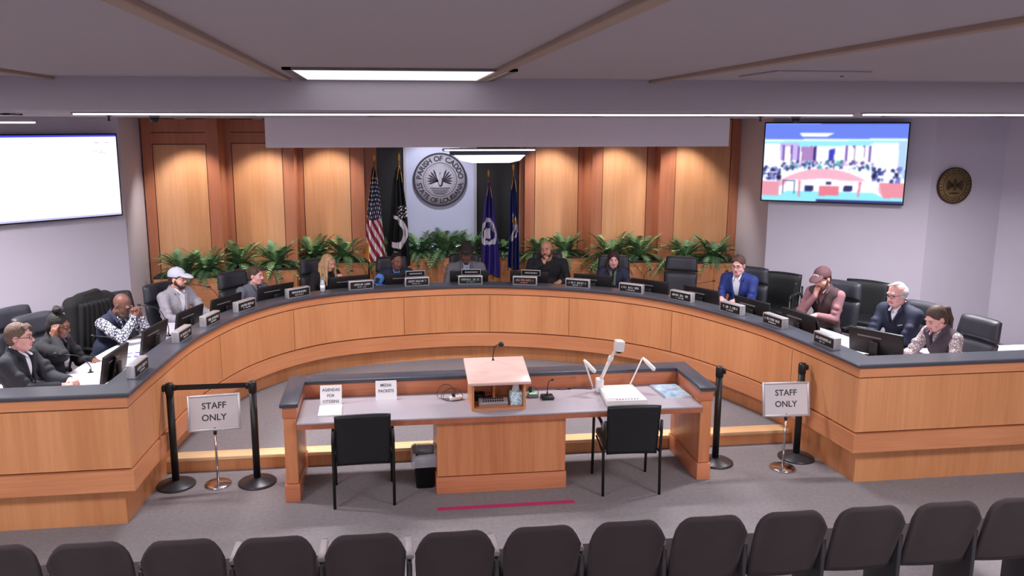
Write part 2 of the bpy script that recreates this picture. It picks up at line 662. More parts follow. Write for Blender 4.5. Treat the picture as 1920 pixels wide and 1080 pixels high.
# ================================================================== LIGHT FITTINGS
DIFF = mat('lit_diffuser', (255, 255, 255), rough=0.5, var=0.0, emis=(250, 246, 255), estr=4.0)


DIFS = mat('dim_diffuser', (255, 255, 255), rough=0.5, var=0.0, emis=(250, 248, 255), estr=0.74)


def troffer(x, y, sx, sy, label, z=Z_CEIL, watts=None):
    t = thing('ceiling_light', (x, y, z), label=label, cat='ceiling light', group=None)
    f = MB()
    W_ = 0.05
    for a in ((-1, 0), (1, 0), (0, -1), (0, 1)):
        c = (a[0] * (sx / 2 - W_ / 2), a[1] * (sy / 2 - W_ / 2), -0.005)
        s = (W_, sy, 0.02) if a[0] else (sx, W_, 0.02)
        f.box(c, s)
    f.build('frame', mat('light_frame', (104, 98, 100), rough=0.5), t)
    MB().box((0, 0, -0.006), (sx - 2 * W_, sy - 2 * W_, 0.012)).build('diffuser', DIFF if watts != 0 else DIFS, t)
    if watts == 0:
        return t
    ld = bpy.data.lights.new('light', 'AREA')
    ld.shape = 'RECTANGLE'
    ld.size, ld.size_y = sx - 0.12, sy - 0.12
    ld.energy = watts if watts is not None else TROFFER_W
    ld.color = TROFFER_COL
    if z < Z_CEIL:
        ld.spread = R(150 if watts > 80 else 165)
    lo = bpy.data.objects.new('lamp', ld)
    COL.objects.link(lo)
    lo.parent = t
    lo.location = (0, 0, -0.018)
    return t


p1, p2 = at(500, 125, Z_CEIL), at(930, 149, Z_CEIL)
troffer((p1.x + p2.x) / 2 + 0.03, (p1.y + p2.y) / 2, 1.36, p2.y - p1.y, 'large lit square ceiling light above the seating rows', watts=0)
for x, y, lab in [(-3.4, 3.2, 'left of the seating rows'), (4.6, 3.2, 'right of the seating rows'), (-3.2, -1.6, 'at the rear left'),
                  (0.7, -1.6, 'at the rear middle'), (4.4, -1.6, 'at the rear right')]:
    troffer(x, y, 1.3, 1.1, 'square ceiling light recessed ' + lab)
for x, y, lab in [(-3.9, 8.0, 'above the chairs along the left wall'), (-0.7, 8.5, 'above the left half of the well'), (2.8, 8.5, 'above the right half of the well'),
                  (5.9, 8.2, 'above the chairs along the right wall')]:
    troffer(x, y, 1.2, 0.3, 'flush narrow ceiling light ' + lab, z=Z_SOF, watts=WELL_W * (1.9 if abs(x - 1.07) > 4.5 else 1.0))
# linear light slots in the lower ceiling
LINL = mat('linear_light', (255, 250, 255), rough=0.5, var=0.0, emis=(252, 246, 255), estr=2.0)


def strip(xa, xb, Y, z, w_, label):
    t = thing('strip_light', ((xa + xb) / 2, Y, z), label=label, cat='strip light')
    MB().box((0, 0, 0.012), (xb - xa, w_ + 0.03, 0.024)).build('housing', SOFFM, t)
    MB().box((0, 0, -0.006), (xb - xa - 0.02, w_, 0.014)).build('diffuser', LINL, t)


a, b = aty(135, 213, 7.0), aty(1600, 213, 7.0)
strip(a.x, b.x, 7.0, Z_SOF - 0.012, 0.02, 'long thin light slot along the lower ceiling above the dais')
a, b = aty(1622, 205, 6.6), aty(1990, 205, 6.6)
strip(a.x, b.x, 6.6, Z_SOF - 0.012, 0.09, 'short bright strip light at right above the wall screen')
a, b = aty(-60, 228, 7.6), aty(64, 228, 7.6)
strip(a.x, b.x, 7.6, 3.365, 0.10, 'short bright strip light at left above the white screen')
# brackets the left strip hangs on
# wall-washing downlights above the timber bays, and one added to brighten the seal panel
k = 0
for px, Y, zz, lab in [(342, 12.05, Z_SOF, 'leftmost timber bay'), (486, 12.55, Z_SOF, 'second timber bay from left'),
                       (612, 13.15, Z_SOF, 'timber bay beside the striped flag'), (1045, 13.15, Z_SOF, 'timber bay right of the flags'),
                       (1172, 12.6, Z_SOF, 'middle timber bay on the right'), (1306, 12.35, Z_SOF, 'rightmost timber bay'),
                       (825, 12.5, Z_SOF, 'round seal, added to brighten its panel')]:
    p = aty(px, 300, Y)
    t = thing('downlight', (p.x, Y, zz), label='small round downlight over the ' + lab, cat='downlight')
    MB().lathe([(0.075, 0.0), (0.078, -0.012), (0.06, -0.016), (0.055, -0.004)], n=24).build('rim', SILVER, t)
    MB().lathe([(0.05, -0.010), (0.0, -0.012)], n=24).build('lens', LINL, t)
    ld = bpy.data.lights.new('light', 'SPOT')
    ld.energy = WASH_W * (17 if px != 825 else 19)
    ld.color = WASH_COL if px != 825 else (0.9, 0.9, 1.0)
    ld.spot_size = R(86)
    ld.spot_blend = 0.6
    ld.shadow_soft_size = 0.05
    lo = bpy.data.objects.new('lamp', ld)
    COL.objects.link(lo)
    lo.parent = t
    lo.location = (0, 0, -0.03)
    lo.rotation_euler = (R(14 if px != 825 else 50), 0, 0)
    if px == 825:
        ld.spot_size = R(66)
for px, lab in [(800, 'left'), (862, 'right')]:  # added cool lamps and baffles, giving the pale panel its bluish glow
    p = aty(px, 450, 13.84)
    t = thing('fill_uplight', (p.x, 13.84, 1.175), label='small cool uplight added among the ferns to tint the panel under the seal, ' + lab + ' one', cat='fill_uplight')
    MB().box((0, 0, 0.02), (0.30, 0.06, 0.04), bev=0.006).build('housing', BLACK, t)
    MB().box((0, -0.055, 0.06), (0.34, 0.012, 0.12), bev=0.003).build('front_baffle', BLACK, t)
    ld = bpy.data.lights.new('light', 'AREA')
    ld.shape = 'RECTANGLE'
    ld.size, ld.size_y = 0.27, 0.045
    ld.energy = 20.0
    ld.color = (0.62, 0.80, 1.0)
    lo = bpy.data.objects.new('lamp', ld)
    COL.objects.link(lo)
    lo.parent = t
    lo.location = (0, 0, 0.05)
    lo.rotation_euler = (pi, 0, 0)
# suspended light tray in front of the metal panel
t = thing('pendant_light', (1.43, 11.45, 2.90), label='suspended light tray with glowing tapered diffuser in front of the seal', cat='pendant light')
x0, x1 = aty(830, 281, 11.45).x - 1.43, aty(1003, 281, 11.45).x - 1.43
MB().b2(x0, x1, -0.10, 0.10, 0.085, 0.12, bev=0.006).build('top_bar', SILVER, t)
MB().b2(x0 + 0.02, x1 - 0.02, -0.104, -0.098, 0.092, 0.108).build('lit_edge', LINL, t)
MB().b2(x0 + 0.10, x1 - 0.10, -0.07, 0.07, 0.03, 0.085).build('housing', mat('dark_violet_housing', (58, 54, 84), rough=0.4), t)
u0, u1, v0, v1 = [aty(q, 300, 11.45).x - 1.43 for q in (852, 983, 885, 955)]
m_ = MB()
prof = [(u0, 0.028), (u1, 0.028), ((u1 + v1) / 2 + 0.03, -0.045), (v1, -0.075), (v0, -0.075), ((u0 + v0) / 2 - 0.03, -0.045)]
m_.prism([(x, z) for x, z in prof], -0.07, 0.07, M=Matrix(((1, 0, 0, 0), (0, 0, -1, 0), (0, 1, 0, 0), (0, 0, 0, 1))))
m_.build('diffuser', LINL, t)
for sx in (x0 + 0.25, x1 - 0.25):
    MB().tube([(sx, 0, 0.12), (sx, 0, Z_SOF - 2.90)], 0.008, n=6).build('rod', SILVER, t)

# small round fittings under the lower ceiling
for px, py, lab in [(290, 229, 'black dome camera under the ceiling at the left end of the timber'),
                    (1493, 209, 'black dome camera under the ceiling above the room-view screen')]:
    p = aty(px, py, 8.6)
    t = thing('dome_camera', (p.x, 8.6, Z_SOF), label=lab, cat='camera')
    MB().lathe([(0.05, 0.0), (0.05, -0.03), (0.0, -0.03)], n=20).build('base', GREYP, t)
    MB().lathe([(0.042, -0.028), (0.040, -0.055), (0.025, -0.075), (0.0, -0.08)], n=20).build('dome', BLACK, t)
for px, lab in [(205, 'left, above the white screen'), (1425, 'right, above the corner of the room-view screen')]:
    p = aty(px, 235, 9.4)
    t = thing('sprinkler', (p.x, 9.4, Z_SOF), label='small dark sprinkler head at ' + lab, cat='sprinkler')
    MB().lathe([(0.03, 0), (0.03, -0.008), (0.01, -0.012), (0.01, -0.05), (0.022, -0.055), (0.0, -0.06)], n=14).build('head', BLACK, t)
p = at(1505, 138, Z_CEIL)
t = thing('ceiling_panel', (p.x, p.y, Z_CEIL), label='pale flush ceiling panel in front of the right screen', cat='panel')  # plain pale slab standing for a faint oval patch
MB().box((0, 0, -0.006), (0.62, 0.55, 0.012), bev=0.004).build('door', SOFFM, t)
MB().tube([(0.27, 0.0, -0.012), (0.27, 0.0, -0.02)], 0.012, n=10).build('stud', GREYP, t)
# ================================================================== WITNESS TABLE
X0, X1, YF, YB = -0.95, 3.03, 7.03, 7.85
desk = thing('witness_table', (1.04, 7.4, 0), label='wide oak witness table with raised dark ledge on three sides', cat='table')
for sx, xo, xi in ((-1, X0, X0 + 0.14), (1, X1, X1 - 0.14)):
    xa, xb = min(xo, xi), max(xo, xi)
    c = (xa + xb) / 2
    m = MB().b2(c - 0.055, c + 0.055, YF + 0.02, YB - 0.02, 0.17, 0.78, bev=0.004)
    m.build('side_panel', TABW, desk, True)
    MB().b2(c - 0.066, c + 0.066, YF + 0.008, YB - 0.008, 0.0, 0.165, bev=0.004).build('plinth', TABH, desk, True)
    MB().b2(c - 0.062, c + 0.062, YF + 0.012, YB - 0.012, 0.785, 0.893, bev=0.004).build('cap_rail', TABH, desk, True)
    MB().b2(c - 0.05, c + 0.05, YF + 0.026, YB - 0.026, 0.16, 0.9).build('groove', WOODD, desk, True)
    MB().b2(xa - 0.012, xb + 0.012, YF - 0.02, YB + 0.01, 0.893, 0.93, bev=0.006).build('ledge', LEDGE, desk, True)
MB().b2(X0 + 0.14, X1 - 0.14, YB - 0.19, YB + 0.01, 0.893, 0.93, bev=0.006).build('ledge', LEDGE, desk, True)
MB().b2(X0 + 0.14, X1 - 0.14, YB - 0.16, YB - 0.10, 0.70, 0.893).build('back_panel', TABH, desk, True)
MB().b2(X0 + 0.135, X1 - 0.135, YF - 0.06, YB - 0.16, 0.745, 0.762, bev=0.004).build('worktop', TOPLAM, desk, True)
MB().b2(X0 + 0.135, X1 - 0.135, YF - 0.055, YF - 0.01, 0.700, 0.744).build('front_edge', WOODT, desk, True)
m = MB().b2(0.42, 1.61, YF + 0.01, YB - 0.2, 0.17, 0.70)
m.build('pedestal', TABW, desk, True)
MB().b2(0.41, 1.62, YF, YB - 0.19, 0.0, 0.16, bev=0.004).build('pedestal_plinth', TABH, desk, True)
MB().b2(0.43, 1.60, YF + 0.016, YB - 0.21, 0.155, 0.176).build('groove', WOODD, desk, True)

# ---- lectern box on the table
LX0, LX1 = 0.745, 1.245
lec = thing('tabletop_lectern', (1.0, 7.25, 0.762), label='small open-front wooden lectern box on the middle of the table', cat='lectern')
MB().b2(LX0, LX0 + 0.022, 7.10, 7.48, 0.762, 1.035).build('side_panel', WOOD, lec, True)
MB().b2(LX1 - 0.022, LX1, 7.10, 7.48, 0.762, 1.035).build('side_panel', WOOD, lec, True)
MB().b2(LX0 + 0.022, LX1 - 0.022, 7.10, 7.47, 0.762, 0.785).build('bottom', WOODH, lec, True)
MB().b2(LX0 + 0.022, LX1 - 0.022, 7.465, 7.48, 0.762, 1.04).build('back_panel', WOODH, lec, True)
MB().b2(0.965, 0.985, 7.30, 7.46, 0.785, 1.03).build('divider', WOOD, lec, True)
MB().b2(LX0 + 0.022, LX1 - 0.022, 7.10, 7.12, 1.005, 1.035).build('front_rail', WOODH, lec, True)
m = MB().box((0.995, 7.27, 1.085), (0.575, 0.48, 0.03), rot=Matrix.Rotation(R(13), 3, 'X'), bev=0.006)
m.build('sloped_top', WOODP, lec, True)

# gooseneck microphones
def mic(name, base, tip, label, group=None, r=0.004, head=0.022, hl=0.05, bend=0.3, foot=0.032, rz=0):
    t = thing(name, base, label=label, cat='microphone', group=group)
    B, T = Vector((0, 0, 0)), Vector(tip) - Vector(base)
    MB().lathe([(foot, 0), (foot, 0.008), (foot * 0.4, 0.016), (0.008, 0.04), (0.0, 0.042)], n=16).build('base', BLACK, t)
    mid = B.lerp(T, 0.55) + Vector((0, 0, T.z * bend))
    path = smooth_path([B, Vector((0, 0, T.z * 0.35)), Vector((mid.x * 0.6, mid.y * 0.6, min(mid.z, T.z * 0.85))), T], 6)
    MB().tube(path, r, n=8).build('gooseneck', BLACK, t)
    d = (path[-1] - path[-3]).normalized()
    q = d.to_track_quat('Z', 'Y').to_matrix().to_4x4()
    MB().lathe([(head * 0.5, 0), (head, hl * 0.3), (head, hl * 0.7), (head * 0.6, hl * 0.95), (0, hl)], c=T, n=14, M=q).build('foam_head', BLACK, t)
    return t


mic('gooseneck_microphone', (0.985, 7.44, 1.118), (1.035, 7.36, 1.31), 'black gooseneck microphone with round foam ball on the lectern top', r=0.005, head=0.026, hl=0.05)
t = mic('desk_microphone', (1.50, 7.37, 0.79), (1.53, 7.33, 0.955), 'black desk microphone on square base right of the lectern box', r=0.004, head=0.010, hl=0.03, foot=0.02)
MB().box((0, 0, -0.012), (0.12, 0.12, 0.032), bev=0.012).build('base_plate', BLACK, t)

# contents of the lectern box
t = thing('tissue_box', (1.165, 7.20, 0.786), label='blue and white tissue box inside the lectern box', cat='tissue box')
MB().box((0, 0, 0.062), (0.11, 0.11, 0.122), bev=0.004).build('carton', mat('tissue_blue', (150, 208, 226), rough=0.6, rgb2=(236, 244, 250), pattern='voronoi', scale=26), t)
m = MB()
m.slab(lambda u, v, s: Vector(((u - 0.5) * 0.07 * (1 - v * 0.4), 0.006 * (s - 0.5) + 0.014 * sin(u * 9 + v * 3), 0.12 + v * 0.095 * (0.8 + 0.2 * sin(u * 7)))), 10, 6)
m.build('tissue', PAPER, t)
t = thing('control_panel', (0.95, 7.17, 0.786), label='long grey button panel lying inside the lectern box', cat='control panel')
MB().box((0, 0, 0.03), (0.27, 0.07, 0.05), rot=Matrix.Rotation(R(30), 3, 'X'), bev=0.004).build('case', SILVER, t)
m = MB()
for i in range(9):
    for j in range(2):
        m.box((-0.09 + i * 0.022, -0.018 + j * 0.024, 0.047 + j * 0.014), (0.014, 0.014, 0.01), rot=Matrix.Rotation(R(30), 3, 'X'))
m.build('buttons', BLACK, t)
t = thing('black_pouch', (0.83, 7.34, 0.786), label='dark bundled cord at the back left of the lectern box', cat='cord')
m = MB()
for k in range(4):
    m.tube([Vector((0.045 * cos(a) * (1 + 0.1 * k), 0.05 * sin(a), 0.012 + 0.016 * k + 0.004 * sin(3 * a))) for a in [i * 2 * pi / 20 for i in range(20)]], 0.009, n=6, closed=True)
m.build('coil', BLACK, t)
t = thing('red_stapler', (0.92, 7.36, 0.786), label='small red stapler behind the grey button panel', cat='stapler')
m = MB().box((0, 0, 0.01), (0.10, 0.03, 0.018), bev=0.004); m.build('base', BLACK, t)
m = MB().box((0, 0, 0.042), (0.10, 0.026, 0.03), rot=Matrix.Rotation(R(-8), 3, 'Y'), bev=0.008); m.build('arm', mat('dull_red', (150, 52, 60), rough=0.4), t)

# ---- papers and signs on the table
def letter_board(m_, lines, size, gap, M, mi, top, bold=0.01, squash=1.0):
    for i, l in enumerate(lines):
        put_text(m_, l, size, M, mi, bold=bold, y=top - i * gap, squash=squash)


def paper_sign(name, x, yb, lines, w_, h_, label, sz):
    t = thing(name, (x, yb, 0.762), label=label, cat='sign')
    lean = 0.10
    M = frame((0, 0, 0), (1, 0, 0), (0, lean, h_))
    sh = MB()
    sh.add([M @ Vector(p) for p in [(-w_ / 2, 0.001, 0), (w_ / 2, 0.001, 0), (w_ / 2, h_, 0), (-w_ / 2, h_, 0), (-w_ / 2, 0.001, -0.003), (w_ / 2, 0.001, -0.003), (w_ / 2, h_, -0.003), (-w_ / 2, h_, -0.003)]],
           [(0, 1, 2, 3), (7, 6, 5, 4), (0, 4, 5, 1), (1, 5, 6, 2), (2, 6, 7, 3), (3, 7, 4, 0)])
    sh.build('sheet', PAPER, t)
    for i_, l_ in enumerate(lines):
        x_ = MB()
        letter_board(x_, [l_], sz, 0, Matrix.Translation(M.to_3x3() @ Vector((0, 0, 0.0015))) @ M, 0, h_ - sz * 1.5 - i_ * sz * 1.45, bold=0.02, squash=0.95)
        x_.build('lettering', mat('grey_ink', (84, 80, 88), rough=0.8, var=0), t)
    return t


paper_sign('paper_sign', -0.545, 7.44, ['AGENDAS', 'FOR', 'CITIZENS'], 0.20, 0.185, 'upright paper sign for citizens\' agendas at the left end of the table', 0.038)
paper_sign('paper_sign', -0.03, 7.50, ['MEDIA', 'PACKETS'], 0.20, 0.19, 'upright paper sign for media packets leaning near the table back', 0.038)
t = thing('paper_stack', (-0.54, 7.25, 0.762), label='small stack of blank white sheets lying before the left paper sign', cat='papers')
m = MB()
for k in range(5):
    m.box((0.002 * (k % 2), 0.002 * (k % 3), 0.0015 + 0.003 * k), (0.205, 0.27, 0.0028), rot=Matrix.Rotation(R(2 - k * 0.4), 3, 'Z'))
m.build('sheets', PAPER, t)

t = thing('spiral_booklet', (2.74, 7.42, 0.762), rz=R(4), label='spiral-bound booklet with blue aerial picture on the right of the table', cat='booklet')
MB().box((0, 0, 0.006), (0.27, 0.40, 0.012)).build('pages', PAPER, t)
MB().box((0, 0, 0.013), (0.265, 0.395, 0.002)).build('cover', mat('aerial_print', (206, 226, 238), rough=0.25, rgb2=(104, 140, 172), scale=9), t)
m = MB()
for k in range(18):
    m.tube([Vector((-0.135 + 0.009 * cos(a), -0.18 + k * 0.0212, 0.008 + 0.011 * sin(a))) for a in [i * 2 * pi / 10 for i in range(10)]], 0.0016, n=5, closed=True)
m.build('spiral', BLACK, t)

# ---- document camera
t = thing('document_camera', (2.2, 7.30, 0.762), label='white document camera with arm and two folding lamps on the table', cat='document camera')
m = MB()
m.prism([(-0.20, -0.235), (0.19, -0.235), (0.185, 0.235), (-0.15, 0.235)], 0.004, 0.052)
m.build('base', WHITEP, t)
MB().b2(-0.165, 0.165, -0.17, 0.20, 0.0525, 0.056, bev=0.001).build('stage', PAPER, t)
m = MB()
for k in range(8):
    m.box((-0.09 + k * 0.028, -0.20, 0.054), (0.014, 0.012, 0.005), bev=0.002)
m.build('buttons', GREYP, t)
MB().box((-0.155, 0.20, 0.07), (0.07, 0.09, 0.14), bev=0.015).build('hinge_block', WHITEP, t)
hp = aty(1161, 648, 7.32) - Vector((2.2, 7.30, 0.762))
el = Vector((-0.155, 0.20, 0.12)).lerp(hp, 0.62) + Vector((-0.005, 0.02, 0.0))
arm = MB().tube([(-0.155, 0.20, 0.10), el], 0.017, n=10).build('lower_arm', WHITEP, t)
MB().box(el, (0.045, 0.05, 0.055), rot=Matrix.Rotation(R(25), 3, 'Y'), bev=0.012).build('elbow', WHITEP, arm)
arm = MB().tube([el, hp + Vector((-0.02, 0, -0.02))], 0.014, n=10).build('upper_arm', WHITEP, t)
MB().box(hp, (0.085, 0.10, 0.105), rot=Matrix.Rotation(R(6), 3, 'Y'), bev=0.014).build('camera_head', WHITEP, t)
MB().lathe([(0.026, 0), (0.026, 0.02), (0.02, 0.022), (0.0, 0.022)], c=hp + Vector((0, 0, -0.07)), n=16).build('lens', BLACK, t)
for (bx, by), (jx, jy), (ex, ey), nm in [((1112, 722), (1095, 675), (1116, 698), 'l'), ((1180, 722), (1205, 671), (1228, 694), 'r')]:
    o = Vector((2.2, 7.30, 0.762))
    b_, j_, e_ = aty(bx, by, 7.52) - o, aty(jx, jy, 7.54) - o, aty(ex, ey, 7.42) - o
    b_.z = 0.04
    a_ = MB().tube([b_, j_], 0.008, n=8).build('lamp_arm', WHITEP, t)
    MB().tube([j_, j_.lerp(e_, 0.3), j_.lerp(e_, 0.9), e_], [0.012, 0.020, 0.022, 0.012], n=10).build('lamp_head', WHITEP, a_)

# ---- cords and adapters
def coil_cord(name, x, y, label, loops, r0, seed, adapter=True, green=False):
    rnd = random.Random(seed)
    t = thing(name, (x, y, 0.762), label=label, cat='cords')
    for k in range(loops):
        ph = rnd.uniform(0, 6)
        tilt = rnd.uniform(0.2, 0.95)
        rr = r0 * rnd.uniform(0.7, 1.1)
        pts = []
        for i in range(24):
            a = i * 2 * pi / 24
            p = Vector((rr * cos(a) * 1.1 - 0.03 * k, rr * sin(a) * (1 - tilt * 0.6) + 0.03 * k, 0.006 + tilt * rr * (1 + sin(a + ph * 0.1)) * 0.9 * (0.5 + 0.5 * sin(a))))
            pts.append(p)
        MB().tube(pts, 0.0028, n=6, closed=True).build('cord', BLACK, t)
    if adapter:
        MB().box((0.03, 0.0, 0.018), (0.13, 0.06, 0.034), rot=Matrix.Rotation(R(15), 3, 'Z'), bev=0.01).build('adapter', WHITEP, t)
        MB().box((0.005, -0.01, 0.045), (0.028, 0.03, 0.05), rot=Matrix.Rotation(R(-20), 3, 'Y'), bev=0.006).build('plug', BLACK, t)
    if green:
        MB().box((0.0, -0.02, 0.02), (0.10, 0.06, 0.036), bev=0.006).build('hub', GREYP, t)
        MB().box((0.0, -0.022, 0.0395), (0.07, 0.03, 0.003)).build('status_light', mat('green_led', (120, 230, 170), var=0, emis=(70, 220, 140), estr=0.8), t)
        MB().box((-0.02, 0.02, 0.06), (0.03, 0.03, 0.07), bev=0.006).build('plug', BLACK, t)
    return t


coil_cord('power_adapter', 0.60, 7.44, 'white adapter with looped black cords left of the lectern box', 3, 0.10, 3)
coil_cord('network_hub', 1.37, 7.44, 'small hub with green light and tangled cords right of the lectern box', 2, 0.07, 8, adapter=False, green=True)
t = thing('loose_cable', (1.75, 7.58, 0.762), label='thin black cable running along the table back towards the document camera', cat='cable')
MB().tube(smooth_path([(-0.12, 0.04, 0.004), (-0.03, 0.02, 0.004), (0.06, 0.05, 0.006), (0.14, 0.03, 0.004), (0.24, 0.0, 0.004)], 6), 0.003, n=6).build('cable', BLACK, t)
MB().box((0.02, 0.03, 0.008), (0.03, 0.018, 0.014), bev=0.004).build('connector', BLACK, t)

# ---- guest chairs with arms, black
def guest_chair(label, group=None):
    t = thing('guest_armchair', (0, 0, 0), label=label, cat='chair', group=group)

    def back(u, v, s):
        w_ = 0.232 + 0.012 * v
        x = (u - 0.5) * 2
        ex = math.copysign(abs(x) ** 0.92, x)
        z = 0.385 + 0.475 * v
        y = -0.205 - 0.055 * v - 0.02 * cos(x * 1.4) + (0.045 if s else 0.0) * (1 - 0.5 * abs(x) ** 6) * (1 - 0.4 * (2 * v - 1) ** 6)
        return Vector((ex * w_, y, z + 0.012 * cos(x * 1.5)))
    MB().slab(back).build('backrest', BLKLEA, t)
    MB().box((0, 0.03, 0.44), (0.48, 0.48, 0.07), bev=0.03, seg=4).build('seat', BLKLEA, t)
    for sx in (-1, 1):
        x = sx * 0.262
        MB().tube([(x, -0.24, 0.0), (x, -0.215, 0.40), (x, -0.235, 0.60), (x * 0.98, -0.25, 0.72)], 0.0135, n=8).build('leg', BLACK, t)
        MB().tube([(x, 0.26, 0.0), (x, 0.24, 0.40), (x, 0.235, 0.62)], 0.0135, n=8).build('leg', BLACK, t)
        MB().tube(smooth_path([(x, 0.235, 0.62), (x, 0.20, 0.665), (x, 0.05, 0.665), (x, -0.12, 0.655), (x, -0.235, 0.60)], 5), 0.015, n=8).build('armrest', BLACK, t)
        MB().tube([(x * 0.9, 0.22, 0.40), (x, -0.2, 0.40)], 0.010, n=8).build('seat_rail', BLACK, t)
    return t


gc = guest_chair('black guest armchair pulled up to the left part of the witness table', 'black guest armchairs at the witness table')
gc.location = (-0.245, 7.10, 0); gc.rotation_euler = (0, 0, R(2))
dup(gc, (2.19, 7.04, 0), R(-3), 'black guest armchair in front of the document camera', 'black guest armchairs at the witness table')

# ---- waste bin
t = thing('waste_bin', (0.315, 7.30, 0), label='black waste bin with clear bag liner beside the table pedestal', cat='waste bin')
m = MB()
def rrect(w_, d, r, z, n=6):
    out = []
    for cx_, cy_, a0 in ((w_ - r, d - r, 0), (-w_ + r, d - r, 90), (-w_ + r, -d + r, 180), (w_ - r, -d + r, 270)):
        for k in range(n):
            a = R(a0 + 90 * k / (n - 1))
            out.append((cx_ + r * cos(a), cy_ + r * sin(a), z))
    return out
def loft(m_, rings, mi=0, cap0=True, cap1=True):
    n = len(rings[0])
    vs = [p for r in rings for p in r]
    fs = [(i * n + k, i * n + (k + 1) % n, (i + 1) * n + (k + 1) % n, (i + 1) * n + k) for i in range(len(rings) - 1) for k in range(n)]
    if cap0: fs.append(tuple(range(n - 1, -1, -1)))
    if cap1: fs.append(tuple((len(rings) - 1) * n + k for k in range(n)))
    return m_.add(vs, fs, mi, True)
loft(m, [rrect(0.085, 0.12, 0.03, 0.0), rrect(0.105, 0.14, 0.03, 0.30), rrect(0.112, 0.147, 0.03, 0.305), rrect(0.112, 0.147, 0.03, 0.32), rrect(0.10, 0.135, 0.03, 0.32), rrect(0.082, 0.115, 0.03, 0.02)], cap1=True)
m.build('bin', BLACK, t)
LIN = mat('clear_liner', (214, 214, 222), rough=0.25, var=0.03, alpha=0.55, scale=30)
m = MB()
rnd = random.Random(4)
rings = []
for z, g in ((0.22, 0.012), (0.26, 0.02), (0.30, 0.018), (0.335, 0.01), (0.33, -0.012), (0.25, -0.02), (0.14, -0.025)):
    base = rrect(0.107 + g, 0.142 + g, 0.035, z)
    rings.append([(x * (1 + rnd.uniform(-0.03, 0.03)), y * (1 + rnd.uniform(-0.03, 0.03)), zz + rnd.uniform(-0.015, 0.015)) for x, y, zz in base])
loft(m, rings, cap0=False, cap1=False)
m.build('bag_liner', LIN, t)

# ---- pink tape on the carpet
a, b = at(820, 955, 0), at(1078, 942, 0)
t = MB().b2(a.x, b.x, a.y - 0.03, a.y + 0.03, 0.0005, 0.0025).build('tape_strip', mat('magenta_tape', (196, 52, 112), rough=0.6, var=0.02))
tag(t, 'strip of magenta tape stuck to the carpet before the table', 'tape')

# ---- stanchions
def stanchion(label):
    t = thing('stanchion_post', (0, 0, 0), label=label, cat='stanchion', group='black barrier posts')
    MB().lathe([(0.178, 0), (0.178, 0.012), (0.165, 0.022), (0.06, 0.045), (0.036, 0.055), (0.0, 0.055)], n=40).build('base', mat('grey_black_base', (52, 52, 56), rough=0.35), t)
    MB().lathe([(0.033, 0.05), (0.033, 0.90), (0.0, 0.90)], n=24).build('post', BLACK, t)
    MB().lathe([(0.036, 0.895), (0.038, 0.90), (0.038, 0.985), (0.030, 1.0), (0.0, 1.002)], n=24).build('belt_head', BLACK, t)
    MB().box((0.045, 0, 0.955), (0.03, 0.04, 0.05), bev=0.005).build('belt_clip', BLACK, t)
    return t


s0 = stanchion('black barrier post at far left in front of the dais, belt pulled out')
s0.location = (-2.01, 7.53, 0)
x_ = MB().b2(0.04, 0.715, -0.0015, 0.0015, 0.93, 0.98)
s1 = dup(s0, (-1.26, 7.50, 0), R(180), 'black barrier post left of the witness table, holding the belt end')
x_.build('belt', BLACK, s0)
MB().box((-0.045, 0, 0.955), (0.03, 0.05, 0.06), bev=0.005).build('spare_clip', BLACK, s0)
dup(s1, (3.235, 7.42, 0), R(-20), 'black barrier post just right of the witness table')
dup(s1, (4.10, 7.43, 0), R(0), 'black barrier post behind the right sign stand')

# ---- STAFF ONLY sign stands
def sign_stand(label):
    t = thing('sign_stand', (0, 0, 0), label=label, cat='sign stand', group='chrome floor sign stands')
    MB().lathe([(0.125, 0), (0.125, 0.010), (0.115, 0.018), (0.02, 0.026), (0.0, 0.026)], n=40).build('base', CHROME, t)
    MB().tube([(0, 0, 0.02), (0, 0, 0.57)], 0.011, n=14).build('pole', CHROME, t)
    MB().tube([(0, 0, 0.50), (0, 0, 0.54)], 0.016, n=14).build('collar', BLACK, t)
    th = R(12)
    M = frame((0, -0.01, 0.55), (1, 0, 0), (0, sin(th), cos(th)))
    f = MB()
    W_, H_ = 0.45, 0.315
    for cx_, cy_, sx, sy in ((0, 0, W_, 0.022), (0, H_, W_, 0.022), (-W_ / 2, H_ / 2, 0.022, H_ + 0.022), (W_ / 2, H_ / 2, 0.022, H_ + 0.022)):
        f.box(M @ Vector((cx_, cy_, 0)), (sx, sy, 0.016), rot=M.to_3x3(), bev=0.003)
    f.build('frame', SILVER, t)
    bd = MB().box(M @ Vector((0, H_ / 2, -0.002)), (W_ - 0.015, H_ - 0.015, 0.006), rot=M.to_3x3()).build('board', mat('sign_paper', (212, 206, 208), rough=0.5, var=0.01), t)
    x = MB()
    M2 = M @ Matrix.Translation((0, 0, 0.0016))
    put_text(x, 'STAFF', 0.082, M2, bold=0.02, y=0.195)
    x.build('lettering', mat('dark_grey_print', (58, 56, 62), rough=0.7, var=0), bd)
    x = MB()
    put_text(x, 'ONLY', 0.082, M2, bold=0.02, y=0.085)
    x.build('lettering', mat('dark_grey_print', (58, 56, 62), rough=0.7, var=0), bd)
    return t


g0 = sign_stand('chrome staff-only sign stand between the two left barrier posts')
g0.location = (-1.62, 7.50, 0); g0.rotation_euler = (0, 0, R(6))
dup(g0, (3.84, 7.20, 0), R(-3), 'chrome staff-only sign stand near the right end of the dais')

